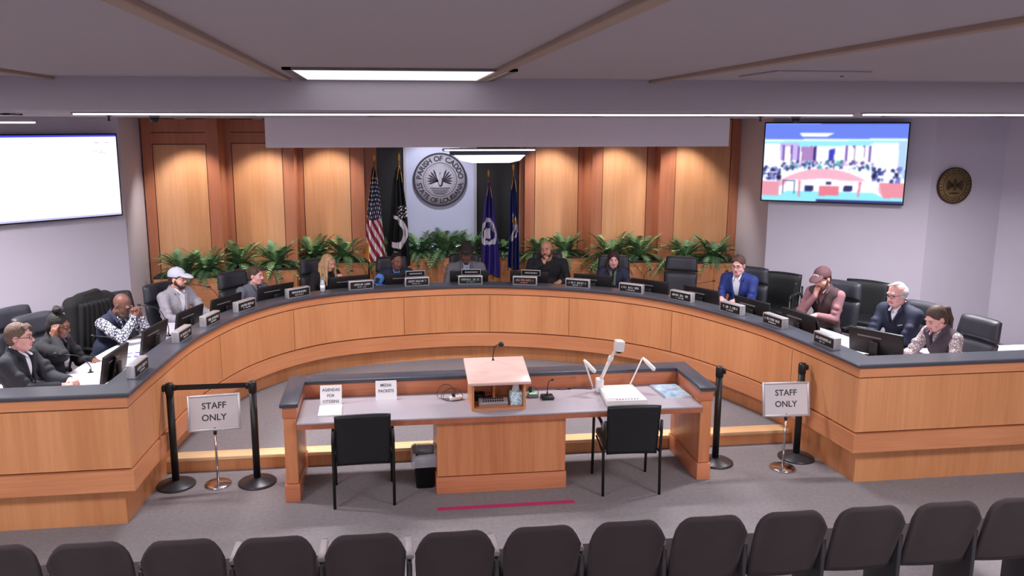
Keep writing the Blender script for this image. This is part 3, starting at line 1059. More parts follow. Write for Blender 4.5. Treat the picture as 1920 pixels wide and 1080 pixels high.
# ================================================================== AUDIENCE SEATS (backs towards the viewer)
def theatre_seat(label):
    t = thing('theatre_seat', (0, 0, 0), label=label, cat='seat', group='front row of brown auditorium seats')

    def back(u, v, s):
        x = (u - 0.5) * 2
        z0, z1 = 0.40, 0.905
        wv = 0.245 - 0.02 * (1 - v)
        # rounded upper corners
        top = z1 - 0.13 * max(0, (abs(x) - 0.45) / 0.55) ** 2.6
        z = z0 + (top - z0) * v
        y = -0.02 - 0.12 * v + (0.075 if s else 0) * (1 - 0.75 * abs(x) ** 8) * (1 - 0.7 * (2 * v - 1) ** 8) + 0.02 * x * x
        return Vector((x * wv, y, z))
    MB().slab(back, 18, 14).build('backrest', SEATF, t)
    MB().box((0, 0.22, 0.43), (0.46, 0.44, 0.09), bev=0.035, seg=4).build('seat', SEATF, t)
    MB().b2(0.252, 0.282, -0.06, 0.30, 0.0, 0.66, bev=0.008).build('standard', mat('seat_iron', (40, 38, 42), rough=0.5), t)
    MB().b2(0.240, 0.294, -0.02, 0.24, 0.66, 0.69, bev=0.012).build('armrest', mat('pale_armrest', (168, 160, 162), rough=0.5), t)
    return t


st = theatre_seat('x')
sx0 = at(852, 990, 0.905).x
for i in range(-5, 8):
    px = 850 + i * 155
    X = sx0 + i * 0.542
    YS = 4.72 + max(0.0, 0.4 - X) * 0.06
    if i > -5:
        o = dup(st, (X, YS, 0), 0)
    else:
        o = st
        o.location = (X, YS, 0)
    if i == -5:
        o['label'] = 'brown auditorium seat at the left end of the row under the left dais wing'
    elif i == -4:
        o['label'] = 'brown auditorium seat in front of the left dais corner'
    elif i == -3:
        o['label'] = 'brown auditorium seat in front of the far left barrier post'
    elif i == -2:
        o['label'] = 'brown auditorium seat in front of the second barrier post from left'
    elif i == -1:
        o['label'] = 'brown auditorium seat in front of the left black guest armchair'
    elif i == 0:
        o['label'] = 'brown auditorium seat below the left half of the magenta tape'
    elif i == 1:
        o['label'] = 'brown auditorium seat below the right half of the magenta tape'
    elif i == 2:
        o['label'] = 'brown auditorium seat in front of the right black guest armchair'
    elif i == 3:
        o['label'] = 'brown auditorium seat in front of the right leg of the witness table'
    elif i == 4:
        o['label'] = 'brown auditorium seat in front of the right sign stand'
    elif i == 5:
        o['label'] = 'brown auditorium seat in front of the right dais corner'
    elif i == 6:
        o['label'] = 'brown auditorium seat under the right wing of the dais'
    else:
        o['label'] = 'brown auditorium seat at the far right end of the row'
# ================================================================== EXECUTIVE CHAIRS
def exec_chair(label):
    t = thing('executive_chair', (0, 0, 0), label=label, cat='chair', group='high-backed office chairs behind the dais')

    def back(z0, z1, w0, w1, th):
        def fn(u, v, s):
            x = (u - 0.5) * 2
            wv = w0 + (w1 - w0) * v
            z = z0 + (z1 - z0) * v - 0.012 * abs(x) ** 6 * v
            lean = (z - 0.5) * 0.16
            y = 0.235 + lean + 0.03 * (1 - x * x) - (th if s == 0 else 0) * (1 - 0.55 * abs(x) ** 8) * (1 - 0.5 * (2 * v - 1) ** 8)
            return Vector((x * wv, y, z))
        return fn
    MB().slab(back(0.50, 0.905, 0.235, 0.242, 0.075)).build('lower_back', DKFAB, t)
    MB().slab(back(0.912, 1.13, 0.242, 0.222, 0.075)).build('upper_back', DKFAB, t)
    MB().box((0, 0.0, 0.43), (0.50, 0.48, 0.09), bev=0.035, seg=4).build('seat', DKFAB, t)
    for sx in (-1, 1):
        a = MB().tube(smooth_path([(sx * 0.25, 0.20, 0.42), (sx * 0.285, 0.16, 0.60), (sx * 0.285, 0.05, 0.645), (sx * 0.285, -0.17, 0.64)], 5), 0.014, n=8)
        a.build('armrest', BLACK, t)
        MB().box((sx * 0.285, -0.05, 0.655), (0.055, 0.26, 0.025), bev=0.010).build('arm_pad', BLACK, t)
    MB().lathe([(0.035, 0.10), (0.03, 0.38), (0.0, 0.38)], n=14).build('column', CHROME, t)
    m = MB()
    for k in range(5):
        a = k * 2 * pi / 5 + 0.3
        m.tube([(0, 0, 0.10), (0.27 * cos(a), 0.27 * sin(a), 0.065)], [0.028, 0.016], n=8)
        m.lathe([(0.028, -0.012), (0.028, 0.012), (0, 0.012)], c=(0.27 * cos(a), 0.27 * sin(a), 0.03), n=12, M=Matrix.Rotation(pi / 2, 4, 'X') )
    m.build('star_base', BLACK, t)
    return t


CHAIR0 = exec_chair('high-backed charcoal chair')
_used = [False]


def put_chair(loc, rz, label, lift=0.0):
    if not _used[0]:
        o = CHAIR0
        _used[0] = True
        o.location, o.rotation_euler = loc, (0, 0, rz)
        o['label'] = label
    else:
        o = dup(CHAIR0, loc, rz, label)
    return o


def face(fx, fy):
    """z rotation that turns local -Y towards (fx, fy)"""
    return math.atan2(fx, -fy)


# ================================================================== MONITORS, NAME PLATES, MICROPHONES
def monitor(label):
    """local -Y is the screen side (towards the seated person), +Y the back seen from the room"""
    t = thing('monitor', (0, 0, 0), label=label, cat='monitor', group='flat black monitors on the dais worktop')
    Rm = Matrix.Rotation(R(-10), 3, 'X')
    MB().box((0, 0, 0.150), (0.54, 0.03, 0.26), rot=Rm, bev=0.006).build('housing', BLACK, t)
    MB().box((0, -0.0165, 0.152), (0.51, 0.003, 0.23), rot=Rm).build('screen', mat('dark_screen', (30, 32, 40), rough=0.15, var=0), t)
    MB().box((0.06, 0.022, 0.205), (0.24, 0.006, 0.014), rot=Rm).build('vent_strip', GREYP, t)
    MB().box((0, 0.035, 0.09), (0.08, 0.03, 0.15), bev=0.008).build('stand_neck', BLACK, t)
    MB().lathe([(0.11, 0), (0.11, 0.010), (0.03, 0.018), (0, 0.018)], n=28, c=(0, 0.03, 0)).build('foot', BLACK, t)
    return t


def name_plate(i, letters, tint):
    """block desk sign; local +Y faces the room"""
    t = thing('name_plate', (0, 0, 0), cat='name plate', group='silver-framed black name plates on the ledge')
    m = MB()
    W_, H_, D_ = 0.33, 0.118, 0.075
    m.box((0, 0, H_ / 2), (W_, D_, H_), bev=0.004)
    m.build('block', SILVER, t)
    MB().box((0, D_ / 2 + 0.001, H_ / 2), (W_ - 0.028, 0.004, H_ - 0.026)).build('black_face', BLACK, t)
    rnd = random.Random(i)
    # unreadable rows of small raised characters, as blurred in the photograph
    for row, (z, hh, half) in enumerate([(H_ * 0.58, 0.026, 0.115), (H_ * 0.30, 0.014, 0.06)]):
        x = MB()
        p = -half
        while p < half:
            c = rnd.uniform(0.006, 0.013) * (1.2 if row == 0 else 0.8)
            if rnd.random() > 0.14:
                k = rnd.random()
                x.box((p + c * 0.15, D_ / 2 + 0.004, z), (c * 0.26, 0.002, hh))
                x.box((p + c * 0.5, D_ / 2 + 0.004, z + hh * (0.42 if k > 0.4 else -0.42)), (c * 0.7, 0.002, hh * 0.17))
                if k > 0.7 or k < 0.3:
                    x.box((p + c * 0.5, D_ / 2 + 0.004, z), (c * 0.6, 0.002, hh * 0.16))
                if k > 0.5:
                    x.box((p + c * 0.85, D_ / 2 + 0.004, z), (c * 0.24, 0.002, hh))
            p += c * 1.35
        x.build('lettering', tint, t)
    return t


LET_W = mat('plate_letter_white', (196, 196, 200), rough=0.6, var=0)
LET_G = mat('plate_letter_green', (160, 190, 172), rough=0.6, var=0)
LET_R = mat('plate_letter_red', (206, 140, 132), rough=0.6, var=0)

MON0 = monitor('x')
mons = [  # (px centre of its top edge, py, label)
    (213, 655, 'black monitor beside the man in dark suit at the far left'),
    (276, 608, 'black monitor in front of the man in patterned shirt'),
    (355, 578, 'black monitor in front of the man in white cap'),
    (443, 556, 'black monitor in front of the man in grey shirt'),
    (552, 541, 'black monitor left of the blond woman'),
    (664, 522, 'black monitor between the blond woman and the man in blue'),
    (765, 516, 'black monitor in front of the man in blue jacket'),
    (880, 510, 'black monitor in front of the man in dark hat'),
    (992, 509, 'black monitor in front of the bald man in black'),
    (1108, 517, 'black monitor left of the dark-haired woman'),
    (1226, 522, 'black monitor right of the dark-haired woman'),
    (1324, 538, 'black monitor left of the man in blue suit'),
    (1432, 558, 'black monitor in front of the man in blue suit'),
    (1513, 583, 'black monitor in front of the man in maroon cap'),
    (1634, 632, 'black monitor in front of the white-haired man'),
]
for i, (px, py, lab) in enumerate(mons):
    q, n = station(at(px, py, 1.33), 0.44)
    # local +Y faces the room: the back looks along -n
    rz = math.atan2(n.x, -n.y)
    o = dup(MON0, (q.x, q.y, Z_WORK), rz, lab) if i else MON0
    o.location, o.rotation_euler = (q.x, q.y, Z_WORK), (0, 0, rz)
    o['label'] = lab
_p = at(1640, 668, 1.06)
o.location = (_p.x, _p.y, Z_WORK)
o.rotation_euler = (0, 0, R(122))

plates = [  # (px centre, py of its foot, letters)
    (263, 700, LET_W, 'silver-framed name plate nearest the left dais corner'),
    (322, 636, LET_W, 'silver-framed name plate, second along from the left dais corner'),
    (390, 607, LET_W, 'silver-framed name plate right of the monitor of the man in white cap'),
    (472, 582, LET_W, 'silver-framed name plate in front of the man in grey shirt'),
    (570, 559, LET_W, 'silver-framed name plate left of the blue water bottle'),
    (677, 542, LET_W, 'silver-framed name plate left of the man in blue jacket'),
    (777, 530, LET_W, 'silver-framed name plate in front of the man in blue jacket'),
    (881, 527, LET_G, 'silver-framed name plate in front of the man in dark hat'),
    (989, 527, LET_R, 'silver-framed name plate with reddish letters in front of the bald man'),
    (1094, 531, LET_W, 'silver-framed name plate left of the dark-haired woman'),
    (1203, 541, LET_W, 'silver-framed name plate right of the dark-haired woman'),
    (1301, 559, LET_W, 'silver-framed name plate left of the man in blue suit'),
    (1399, 583, LET_W, 'silver-framed name plate in front of the man in blue suit'),
    (1470, 609, LET_W, 'silver-framed name plate left of the man in maroon cap'),
    (1556, 648, LET_W, 'silver-framed name plate nearest the right dais corner'),
]
for i, (px, py, lt, lab) in enumerate(plates):
    q, n = station(at(px, py, Z_LEDGE), 0.11)
    o = name_plate(i, '', lt)
    o.location = (q.x, q.y, Z_LEDGE)
    o.rotation_euler = (0, 0, math.atan2(n.x, -n.y))
    o['label'] = lab
# three smaller plates seen behind the middle ones, standing on top of the monitors' line
for px, lab in [(780, 'small silver-framed plate on the monitor before the man in blue jacket'),
                (884, 'small silver-framed plate on the monitor before the man in dark hat'),
                (993, 'small silver-framed plate on the monitor before the bald man')]:
    q, n = station(at(px, 513, 1.33), 0.385)
    t = thing('small_name_plate', (q.x, q.y, 1.275), rz=math.atan2(n.x, -n.y), label=lab, cat='name plate', group='small plates on the middle monitors')
    MB().box((0, 0.02, 0.045), (0.27, 0.012, 0.085), rot=Matrix.Rotation(R(-8), 3, 'X'), bev=0.002).build('frame', SILVER, t)
    MB().box((0, 0.027, 0.045), (0.252, 0.004, 0.066), rot=Matrix.Rotation(R(-8), 3, 'X')).build('black_face', BLACK, t)
    x = MB()
    for k in range(12):
        x.box((-0.085 + k * 0.015, 0.031, 0.045), (0.008, 0.002, 0.018), rot=Matrix.Rotation(R(-8), 3, 'X'))
    x.build('lettering', LET_W, t)

# gooseneck microphones along the dais: (base px,py on worktop), (tip px,py), n offset
def dais_mic(bx, by, tx, ty, label, off=0.42, hz=1.5):
    q, n = station(at(bx, by, Z_WORK + 0.05), off)
    base = Vector((q.x, q.y, Z_WORK))
    # tip at the pixel, at the depth of the base
    tip = aty(tx, ty, base.y)
    return mic('gooseneck_microphone', base, tip, label, group=None, r=0.0045, head=0.013, hl=0.04, foot=0.03)


dais_mic(138, 690, 108, 664, 'thin gooseneck microphone behind the man in dark suit, left', 0.75)
dais_mic(205, 655, 178, 630, 'thin gooseneck microphone by the chair draped with a black jacket', 0.72)
dais_mic(393, 585, 352, 532, 'gooseneck microphone bent low beside the man in white cap', 0.5)
dais_mic(502, 560, 502, 506, 'gooseneck microphone in front of the man in grey shirt', 0.45)
dais_mic(1041, 530, 1022, 486, 'gooseneck microphone beside the bald man in black', 0.45)
dais_mic(1493, 600, 1491, 537, 'gooseneck microphone left of the man in maroon cap', 0.75)
dais_mic(280, 620, 264, 572, 'gooseneck microphone at the clasped hands of the man in patterned shirt', 0.6)
dais_mic(1246, 535, 1217, 507, 'gooseneck microphone by the empty chair on the right', 0.5)
dais_mic(1350, 548, 1336, 527, 'gooseneck microphone left of the man in blue suit', 0.5)

# bottle, papers, cup
q, n = station(at(610, 548, Z_LEDGE), 0.20)
t = thing('water_bottle', (q.x, q.y, Z_LEDGE), label='small water bottle with pale blue cap standing on the ledge before the blond woman', cat='bottle')
CLEARB = mat('bottle_clear', (214, 226, 240), rough=0.15, var=0.02, trans=0.4)
MB().lathe([(0.030, 0), (0.032, 0.01), (0.032, 0.105), (0.028, 0.125), (0.012, 0.15), (0.012, 0.160), (0, 0.160)], n=20).build('bottle', CLEARB, t)
MB().lathe([(0.0328, 0.03), (0.0328, 0.085)], n=20).build('label_band', PAPER, t)
MB().lathe([(0.015, 0.158), (0.015, 0.178), (0, 0.178)], n=16).build('cap', mat('cap_blue', (90, 170, 220), rough=0.4), t)


def sheets(px, py, off, w_, d_, rz, label, color=PAPER, thick=0.006):
    q, n = station(at(px, py, Z_WORK), off)
    t = thing('document', (q.x, q.y, Z_WORK), rz=math.atan2(n.x, -n.y) + rz, label=label, cat='papers')
    MB().box((0, 0, thick / 2), (w_, d_, thick)).build('sheets', color, t)
    return t


sheets(150, 685, 0.62, 0.60, 0.42, 0.05, 'broad white papers spread on the worktop beside the man in dark suit')
sheets(245, 655, 0.60, 0.30, 0.40, 0.3, 'white papers on the worktop beside the man in patterned shirt')
sheets(1560, 612, 0.55, 0.34, 0.28, 0.0, 'white papers on the worktop in front of the man in maroon cap')
q, n = station(at(165, 675, Z_WORK), 0.60)
t = thing('printed_map', (q.x - 0.02, q.y + 0.12, Z_WORK + 0.007), rz=0.4, label='violet printed sheet lying on the white papers at left', cat='papers')
MB().box((0, 0, 0.001), (0.26, 0.20, 0.002)).build('sheet', mat('violet_print', (86, 78, 150), rough=0.5, rgb2=(214, 210, 232), pattern='voronoi', scale=14), t)
# tablets on stands
for px, py, off, rz, lab in [(150, 715, 0.45, 0.7, 'upright dark tablet on the worktop before the man in dark suit'), (1577, 640, 0.46, -0.5, 'upright dark tablet between the two right monitors')]:
    q, n = station(at(px, py, Z_WORK), off)
    t = thing('tablet', (q.x, q.y, Z_WORK), rz=math.atan2(n.x, -n.y) + rz, label=lab, cat='tablet')
    MB().box((0, 0, 0.115), (0.19, 0.012, 0.25), rot=Matrix.Rotation(R(-14), 3, 'X'), bev=0.005).build('case', BLACK, t)
    MB().box((0, 0.045, 0.05), (0.08, 0.01, 0.12), rot=Matrix.Rotation(R(30), 3, 'X'), bev=0.003).build('kickstand', BLACK, t)
# ================================================================== PEOPLE
class Field:
    """signed-distance field on a grid; shapes are merged smoothly and skinned with surface nets"""

    def __init__(self, lo, hi, h):
        self.lo, self.h = np.array(lo, float), h
        self.n = np.ceil((np.array(hi, float) - self.lo) / h).astype(int) + 1
        self.g = np.full(self.n, 0.2, np.float32)

    def _sub(self, a, b, pad):
        i0 = np.maximum(((np.array(a) - pad - self.lo) / self.h).astype(int), 0)
        i1 = np.minimum(((np.array(b) + pad - self.lo) / self.h).astype(int) + 2, self.n)
        if np.any(i1 <= i0):
            return None
        sl = tuple(slice(int(p), int(q)) for p, q in zip(i0, i1))
        ax = [self.lo[k] + self.h * np.arange(i0[k], i1[k]) for k in range(3)]
        return sl, np.meshgrid(*ax, indexing='ij')

    def _merge(self, sl, d, k, op):
        g = self.g[sl]
        if op == 'cut':
            d = -d
            if k > 0:
                t = np.clip(0.5 - 0.5 * (g - d) / k, 0, 1)
                self.g[sl] = g * (1 - t) + d * t + k * t * (1 - t)
            else:
                self.g[sl] = np.maximum(g, d)
        elif k > 0:
            t = np.clip(0.5 + 0.5 * (g - d) / k, 0, 1)
            self.g[sl] = g * (1 - t) + d * t - k * t * (1 - t)
        else:
            self.g[sl] = np.minimum(g, d)

    def cap(self, a, b, ra, rb=None, k=0.02, op='add'):
        rb = ra if rb is None else rb
        a, b = np.array(a, float), np.array(b, float)
        m = max(ra, rb)
        s = self._sub(np.minimum(a, b) - m, np.maximum(a, b) + m, k + 0.03)
        if s is None:
            return
        sl, (X, Y, Z) = s
        ab = b - a
        L2 = max(ab @ ab, 1e-9)
        t = np.clip(((X - a[0]) * ab[0] + (Y - a[1]) * ab[1] + (Z - a[2]) * ab[2]) / L2, 0, 1)
        d = np.sqrt((X - a[0] - t * ab[0]) ** 2 + (Y - a[1] - t * ab[1]) ** 2 + (Z - a[2] - t * ab[2]) ** 2) - (ra + (rb - ra) * t)
        self._merge(sl, d, k, op)

    def ell(self, c, r, rot=None, k=0.02, op='add', clip=None):
        c, r = np.array(c, float), np.array(r, float)
        m = r.max()
        s = self._sub(c - m, c + m, k + 0.03)
        if s is None:
            return
        sl, (X, Y, Z) = s
        P = np.stack([X - c[0], Y - c[1], Z - c[2]], -1)
        if rot is not None:
            P = P @ np.array(rot)
        q = np.sqrt(((P / r) ** 2).sum(-1)) + 1e-6
        q2 = np.sqrt(((P / r ** 2) ** 2).sum(-1)) + 1e-6
        d = q * (q - 1) / q2
        if clip is not None:
            for nrm, off in clip:
                d = np.maximum(d, P @ np.array(nrm, float) - off)
        self._merge(sl, d, k, op)

    def box(self, c, hs, rot=None, r=0.01, k=0.01, op='add'):
        c, hs = np.array(c, float), np.array(hs, float)
        m = np.linalg.norm(hs) + r
        s = self._sub(c - m, c + m, k + 0.02)
        if s is None:
            return
        sl, (X, Y, Z) = s
        P = np.stack([X - c[0], Y - c[1], Z - c[2]], -1)
        if rot is not None:
            P = P @ np.array(rot)
        q = np.abs(P) - (hs - r)
        d = np.sqrt((np.maximum(q, 0) ** 2).sum(-1)) + np.minimum(q.max(-1), 0) - r
        self._merge(sl, d, k, op)

    def mesh(self):
        g = self.g
        nx, ny, nz = g.shape
        ins = g < 0
        c = [ins[a:nx - 1 + a, b:ny - 1 + b, e:nz - 1 + e] for a in (0, 1) for b in (0, 1) for e in (0, 1)]
        cnt = sum(x.astype(np.int8) for x in c)
        act = (cnt > 0) & (cnt < 8)
        idx = np.argwhere(act)
        if len(idx) == 0:
            return np.zeros((0, 3)), []
        num = -np.ones(act.shape, np.int32)
        num[act] = np.arange(len(idx))
        acc = np.zeros((len(idx), 3))
        w_ = np.zeros(len(idx))
        cor = [(a, b, e) for a in (0, 1) for b in (0, 1) for e in (0, 1)]
        for i, p in enumerate(cor):
            for q in cor[i + 1:]:
                if sum(abs(x - y) for x, y in zip(p, q)) != 1:
                    continue
                ga = g[idx[:, 0] + p[0], idx[:, 1] + p[1], idx[:, 2] + p[2]]
                gb = g[idx[:, 0] + q[0], idx[:, 1] + q[1], idx[:, 2] + q[2]]
                m = (ga < 0) != (gb < 0)
                t = np.where(m, ga / np.where(m, ga - gb, 1), 0)
                for k in range(3):
                    acc[:, k] += np.where(m, p[k] + t * (q[k] - p[k]), 0)
                w_ += m
        V = self.lo + self.h * (idx + acc / w_[:, None])
        faces = []
        for ax in range(3):
            o1, o2 = [(1, 2), (2, 0), (0, 1)][ax]
            sl0 = [slice(None)] * 3
            sl1 = [slice(None)] * 3
            sl0[ax], sl1[ax] = slice(0, -1), slice(1, None)
            A, B = ins[tuple(sl0)], ins[tuple(sl1)]
            e = np.argwhere(A != B)
            ok = (e[:, o1] > 0) & (e[:, o2] > 0) & (e[:, o1] < g.shape[o1] - 1) & (e[:, o2] < g.shape[o2] - 1)
            e = e[ok]
            fl_ = A[tuple(e.T)]

            def cell(d1, d2):
                q = e.copy()
                q[:, o1] -= d1
                q[:, o2] -= d2
                return num[tuple(q.T)]
            Q = np.stack([cell(1, 1), cell(0, 1), cell(0, 0), cell(1, 0)], 1)
            Q[~fl_] = Q[~fl_][:, ::-1]
            faces.append(Q)
        return V, np.concatenate(faces)

    def build(self, name, mats, parent, pick=None):
        V, Fq = self.mesh()
        me = bpy.data.meshes.new(name)
        me.from_pydata(V.tolist(), [], Fq.tolist())
        for m in (mats if isinstance(mats, (list, tuple)) else [mats]):
            me.materials.append(m)
        me.polygons.foreach_set('use_smooth', np.ones(len(Fq), bool))
        if pick is not None:
            ctr = V[Fq].mean(1)
            me.polygons.foreach_set('material_index', pick(ctr).astype(np.int32))
        me.update()
        ob = bpy.data.objects.new(name, me)
        COL.objects.link(ob)
        ob.parent = parent
        return ob


def skin(name, rgb):
    return mat('skin_' + name, rgb, rough=0.5, var=0.03, scale=12, spec=0.35)


EYEW = mat('eye_white', (178, 166, 160), rough=0.5, var=0)
EYED = mat('eye_dark', (40, 28, 24), rough=0.2, var=0)
BROWM = mat('lens_glass', (200, 205, 215), rough=0.05, var=0, trans=0.9)


def Rxyz(yaw=0, pitch=0, tilt=0):
    return Matrix.Rotation(R(yaw), 3, 'Z') @ Matrix.Rotation(R(pitch), 3, 'X') @ Matrix.Rotation(R(tilt), 3, 'Y')


def V3(*a):
    return Vector(a)


def person(name_label, px, py, fdir, cfg):
    """seated person. px,py: pixel of the top of the head; fdir: (x,y) the chair faces; cfg: pose, build, clothes."""
    g = cfg.get
    sc = g('scale', 1.0)
    lean = R(g('lean', 8))
    side = R(g('side', 0))
    broad = g('broad', 1.0)
    belly = g('belly', 1.0)
    Rt = Matrix.Rotation(R(g('twist', 0)), 3, 'Z') @ Matrix.Rotation(lean, 3, 'X') @ Matrix.Rotation(side, 3, 'Y')
    piv = V3(0, 0.08, 0.50)

    def T(x, y, z):
        return Rt @ (V3(x, y, z) - piv) + piv

    neck0 = T(0, 0.10, 1.05)
    Rh = Rxyz(g('hyaw', 0), g('hpitch', 0), g('htilt', 0))
    neck1 = T(0, 0.085, 1.115) + V3(0, -0.012, 0)
    hc = neck1 + Rh @ V3(0, -0.022, 0.095)
    hs = g('head', 1.0)

    def H(x, y, z):
        return hc + Rh @ (V3(x, y, z) * hs)
    topz = (H(0, 0.01, 0.125)).z + g('hat_h', 0.0)
    f = Vector(fdir).normalized()
    rz = math.atan2(f.x, -f.y)
    tp = at(px, py, Z_PLAT + topz * sc)
    Mz = Matrix.Rotation(rz, 3, 'Z')
    off = Mz @ (H(0, 0.0, 0.12) * sc)
    loc = Vector((tp.x - off.x, tp.y - off.y, Z_PLAT))
    root = thing('person', loc, rz, label=name_label, cat='person', scale=sc)
    root['group'] = 'people seated behind the dais'

    def W2L(P):
        """room point to the person's own frame"""
        return (Mz.inverted() @ (Vector(P) - loc)) / sc

    # ---------------- arms
    S = {s: T(s * 0.185 * broad, 0.09, 1.01) for s in (-1, 1)}
    L1, L2 = 0.285, 0.255
    arms = {}
    for s in (-1, 1):
        a = g('armL' if s > 0 else 'armR')       # +x is the person's left
        if a is None:
            a = dict(wrist=(s * 0.16, -0.34, 0.79), hand=(-s * 0.25, -0.95, -0.05), up=(0, 0, 1), out=1.0)
        Wp = Vector(a['wrist'])
        if a.get('head'):
            Wp = H(*a['wrist'])
        d = Wp - S[s]
        D = min(d.length, (L1 + L2) * 0.985)
        if d.length > D:
            Wp = S[s] + d.normalized() * D
            d = Wp - S[s]
        ca = (L1 * L1 + D * D - L2 * L2) / (2 * L1 * D)
        ca = max(-1, min(1, ca))
        hint = Vector(a.get('elbow', (s * 0.55 * a.get('out', 1.0), 0.25, -1.0))).normalized()
        dn = d.normalized()
        pn = (hint - dn * hint.dot(dn)).normalized()
        E = S[s] + dn * (L1 * ca) + pn * (L1 * math.sqrt(max(0, 1 - ca * ca)))
        hd = Vector(a.get('hand', (Wp - E)))
        if a.get('head'):
            hd = Rh @ hd if a.get('hand') else hd
        hd.normalize()
        up = Vector(a.get('up', (0, 0, 1)))
        up = (up - hd * up.dot(hd)).normalized()
        arms[s] = (S[s], E, Wp, hd, up, a.get('curl', 0.5))

    def lim(F, r0=0.0):
        for s in (-1, 1):
            A, E, Wp, hd, up, cu = arms[s]
            F.cap(A, E, 0.050 + r0, 0.040 + r0, k=0.02)
            F.cap(E, Wp, 0.040 + r0, 0.027 + r0, k=0.02)

    # ---------------- body: one continuous skin
    lo = V3(-0.48, -0.72, -0.02)
    hi = V3(0.48, 0.42, 1.46)
    B = Field(lo, hi, 0.0078)
    B.ell(T(0, 0.08, 0.66), (0.140 * broad, 0.105 * belly, 0.17), Rt, k=0.03)
    B.ell(T(0, 0.09, 0.90), (0.150 * broad, 0.105, 0.17), Rt, k=0.03)
    B.ell(V3(0, 0.06, 0.53), (0.165 * broad, 0.12, 0.09), k=0.03)
    B.cap(T(-0.15 * broad, 0.09, 1.005), T(0.15 * broad, 0.09, 1.005), 0.052, k=0.03)
    B.cap(T(0, 0.10, 1.02), neck1, 0.060 * g('neck', 1), 0.052 * g('neck', 1), k=0.035)
    B.cap(neck1, H(0, 0.02, -0.03), 0.052 * g('neck', 1), 0.05, k=0.03)
    for s in (-1, 1):
        hp, kn, an = V3(s * 0.09, 0.04, 0.53), V3(s * 0.13, -0.38, 0.53), V3(s * 0.13, -0.40, 0.09)
        B.cap(hp, kn, 0.078, 0.055, k=0.03)
        B.cap(kn, an, 0.052, 0.034, k=0.02)
        B.cap(an, V3(s * 0.14, -0.56, 0.05), 0.034, 0.028, k=0.02)
    lim(B)
    # hands: palm, four curled fingers, thumb from the side of the palm
    for s in (-1, 1):
        A, E, Wp, hd, up, cu = arms[s]
        sd = hd.cross(up).normalized() * (1 if s > 0 else -1)      # towards the thumb side
        M3 = Matrix((sd, hd, up)).transposed()
        pc = Wp + hd * 0.05
        B.ell(pc, (0.040, 0.055, 0.017), M3, k=0.012)
        B.cap(Wp, Wp + hd * 0.03, 0.026, 0.026, k=0.012)
        for i, (o, l) in enumerate(((0.031, 0.070), (0.0105, 0.080), (-0.0105, 0.074), (-0.031, 0.058))):
            k0 = Wp + hd * (0.088 - 0.004 * abs(i - 1)) + sd * o * 0.92
            c1 = R(18 + 55 * cu)
            c2 = R(35 + 95 * cu)
            d1 = hd * cos(c1) - up * sin(c1) + sd * o * 1.6
            d2 = hd * cos(c2) - up * sin(c2)
            k1 = k0 + d1 * l * 0.5
            k2 = k1 + d2 * l * 0.5
            B.cap(k0 - hd * 0.02, k0, 0.0095, 0.0098, k=0.006)
            B.cap(k0, k1, 0.0098, 0.009, k=0.003)
            B.cap(k1, k2, 0.009, 0.0078, k=0.003)
        t0 = Wp + hd * 0.025 + sd * 0.030 - up * 0.004
        t1 = t0 + (hd * 0.55 + sd * 0.75 - up * 0.25).normalized() * 0.036
        t2 = t1 + (hd * 0.9 + sd * 0.15 - up * (0.3 + 0.3 * cu)).normalized() * 0.032
        B.cap(t0, t1, 0.0125, 0.0108, k=0.008)
        B.cap(t1, t2, 0.0108, 0.009, k=0.004)
    # head
    fw = g('facew', 1.0)
    B.ell(H(0, 0.018, 0.030), (0.077 * hs, 0.096 * hs, 0.092 * hs), Rh, k=0.02)
    B.ell(H(0, -0.030, -0.030), (0.062 * fw * hs, 0.062 * hs, 0.082 * hs), Rh, k=0.025)
    B.ell(H(0, -0.050, -0.088), (0.034 * fw * hs, 0.032 * hs, 0.026 * hs), Rh, k=0.022)
    for s in (-1, 1):
        B.ell(H(s * 0.040 * fw, -0.052, -0.028), (0.024 * hs, 0.024 * hs, 0.026 * hs), Rh, k=0.018)
        B.cap(H(s * 0.052 * fw, 0.0, -0.065), H(s * 0.02, -0.055, -0.090), 0.024, 0.022, k=0.02)
        B.ell(H(s * 0.078, 0.012, -0.008), (0.009 * hs, 0.019 * hs, 0.031 * hs), Rh, k=0.006)
        B.ell(H(s * 0.031, -0.096, 0.010), (0.017, 0.014, 0.012), Rh, k=0.010, op='cut')
    B.cap(H(-0.034, -0.080, 0.030), H(0.034, -0.080, 0.030), 0.012, k=0.012)
    B.cap(H(0, -0.088, 0.014), H(0, -0.108, -0.026), 0.009, 0.0125, k=0.010)
    for s in (-1, 1):
        B.ell(H(s * 0.011, -0.101, -0.030), (0.009, 0.010, 0.008), Rh, k=0.005)
    B.cap(H(-0.017, -0.086, -0.056), H(0.017, -0.086, -0.056), 0.0085, k=0.005)
    B.cap(H(-0.015, -0.084, -0.067), H(0.015, -0.084, -0.067), 0.0085, k=0.005)
    sk = cfg['skin']
    lipm = cfg.get('lip', sk)
    hcn = np.array(hc)
    Rn = np.array(Rh)

    def pick(c):
        q = (c - hcn) @ Rn / hs
        lips = (np.abs(q[:, 0]) < 0.023) & (q[:, 1] < -0.080) & (q[:, 2] < -0.050) & (q[:, 2] > -0.076)
        out = np.zeros(len(c), int)
        out[lips] = 1
        return out
    B.build('body', [sk, lipm], root, pick)
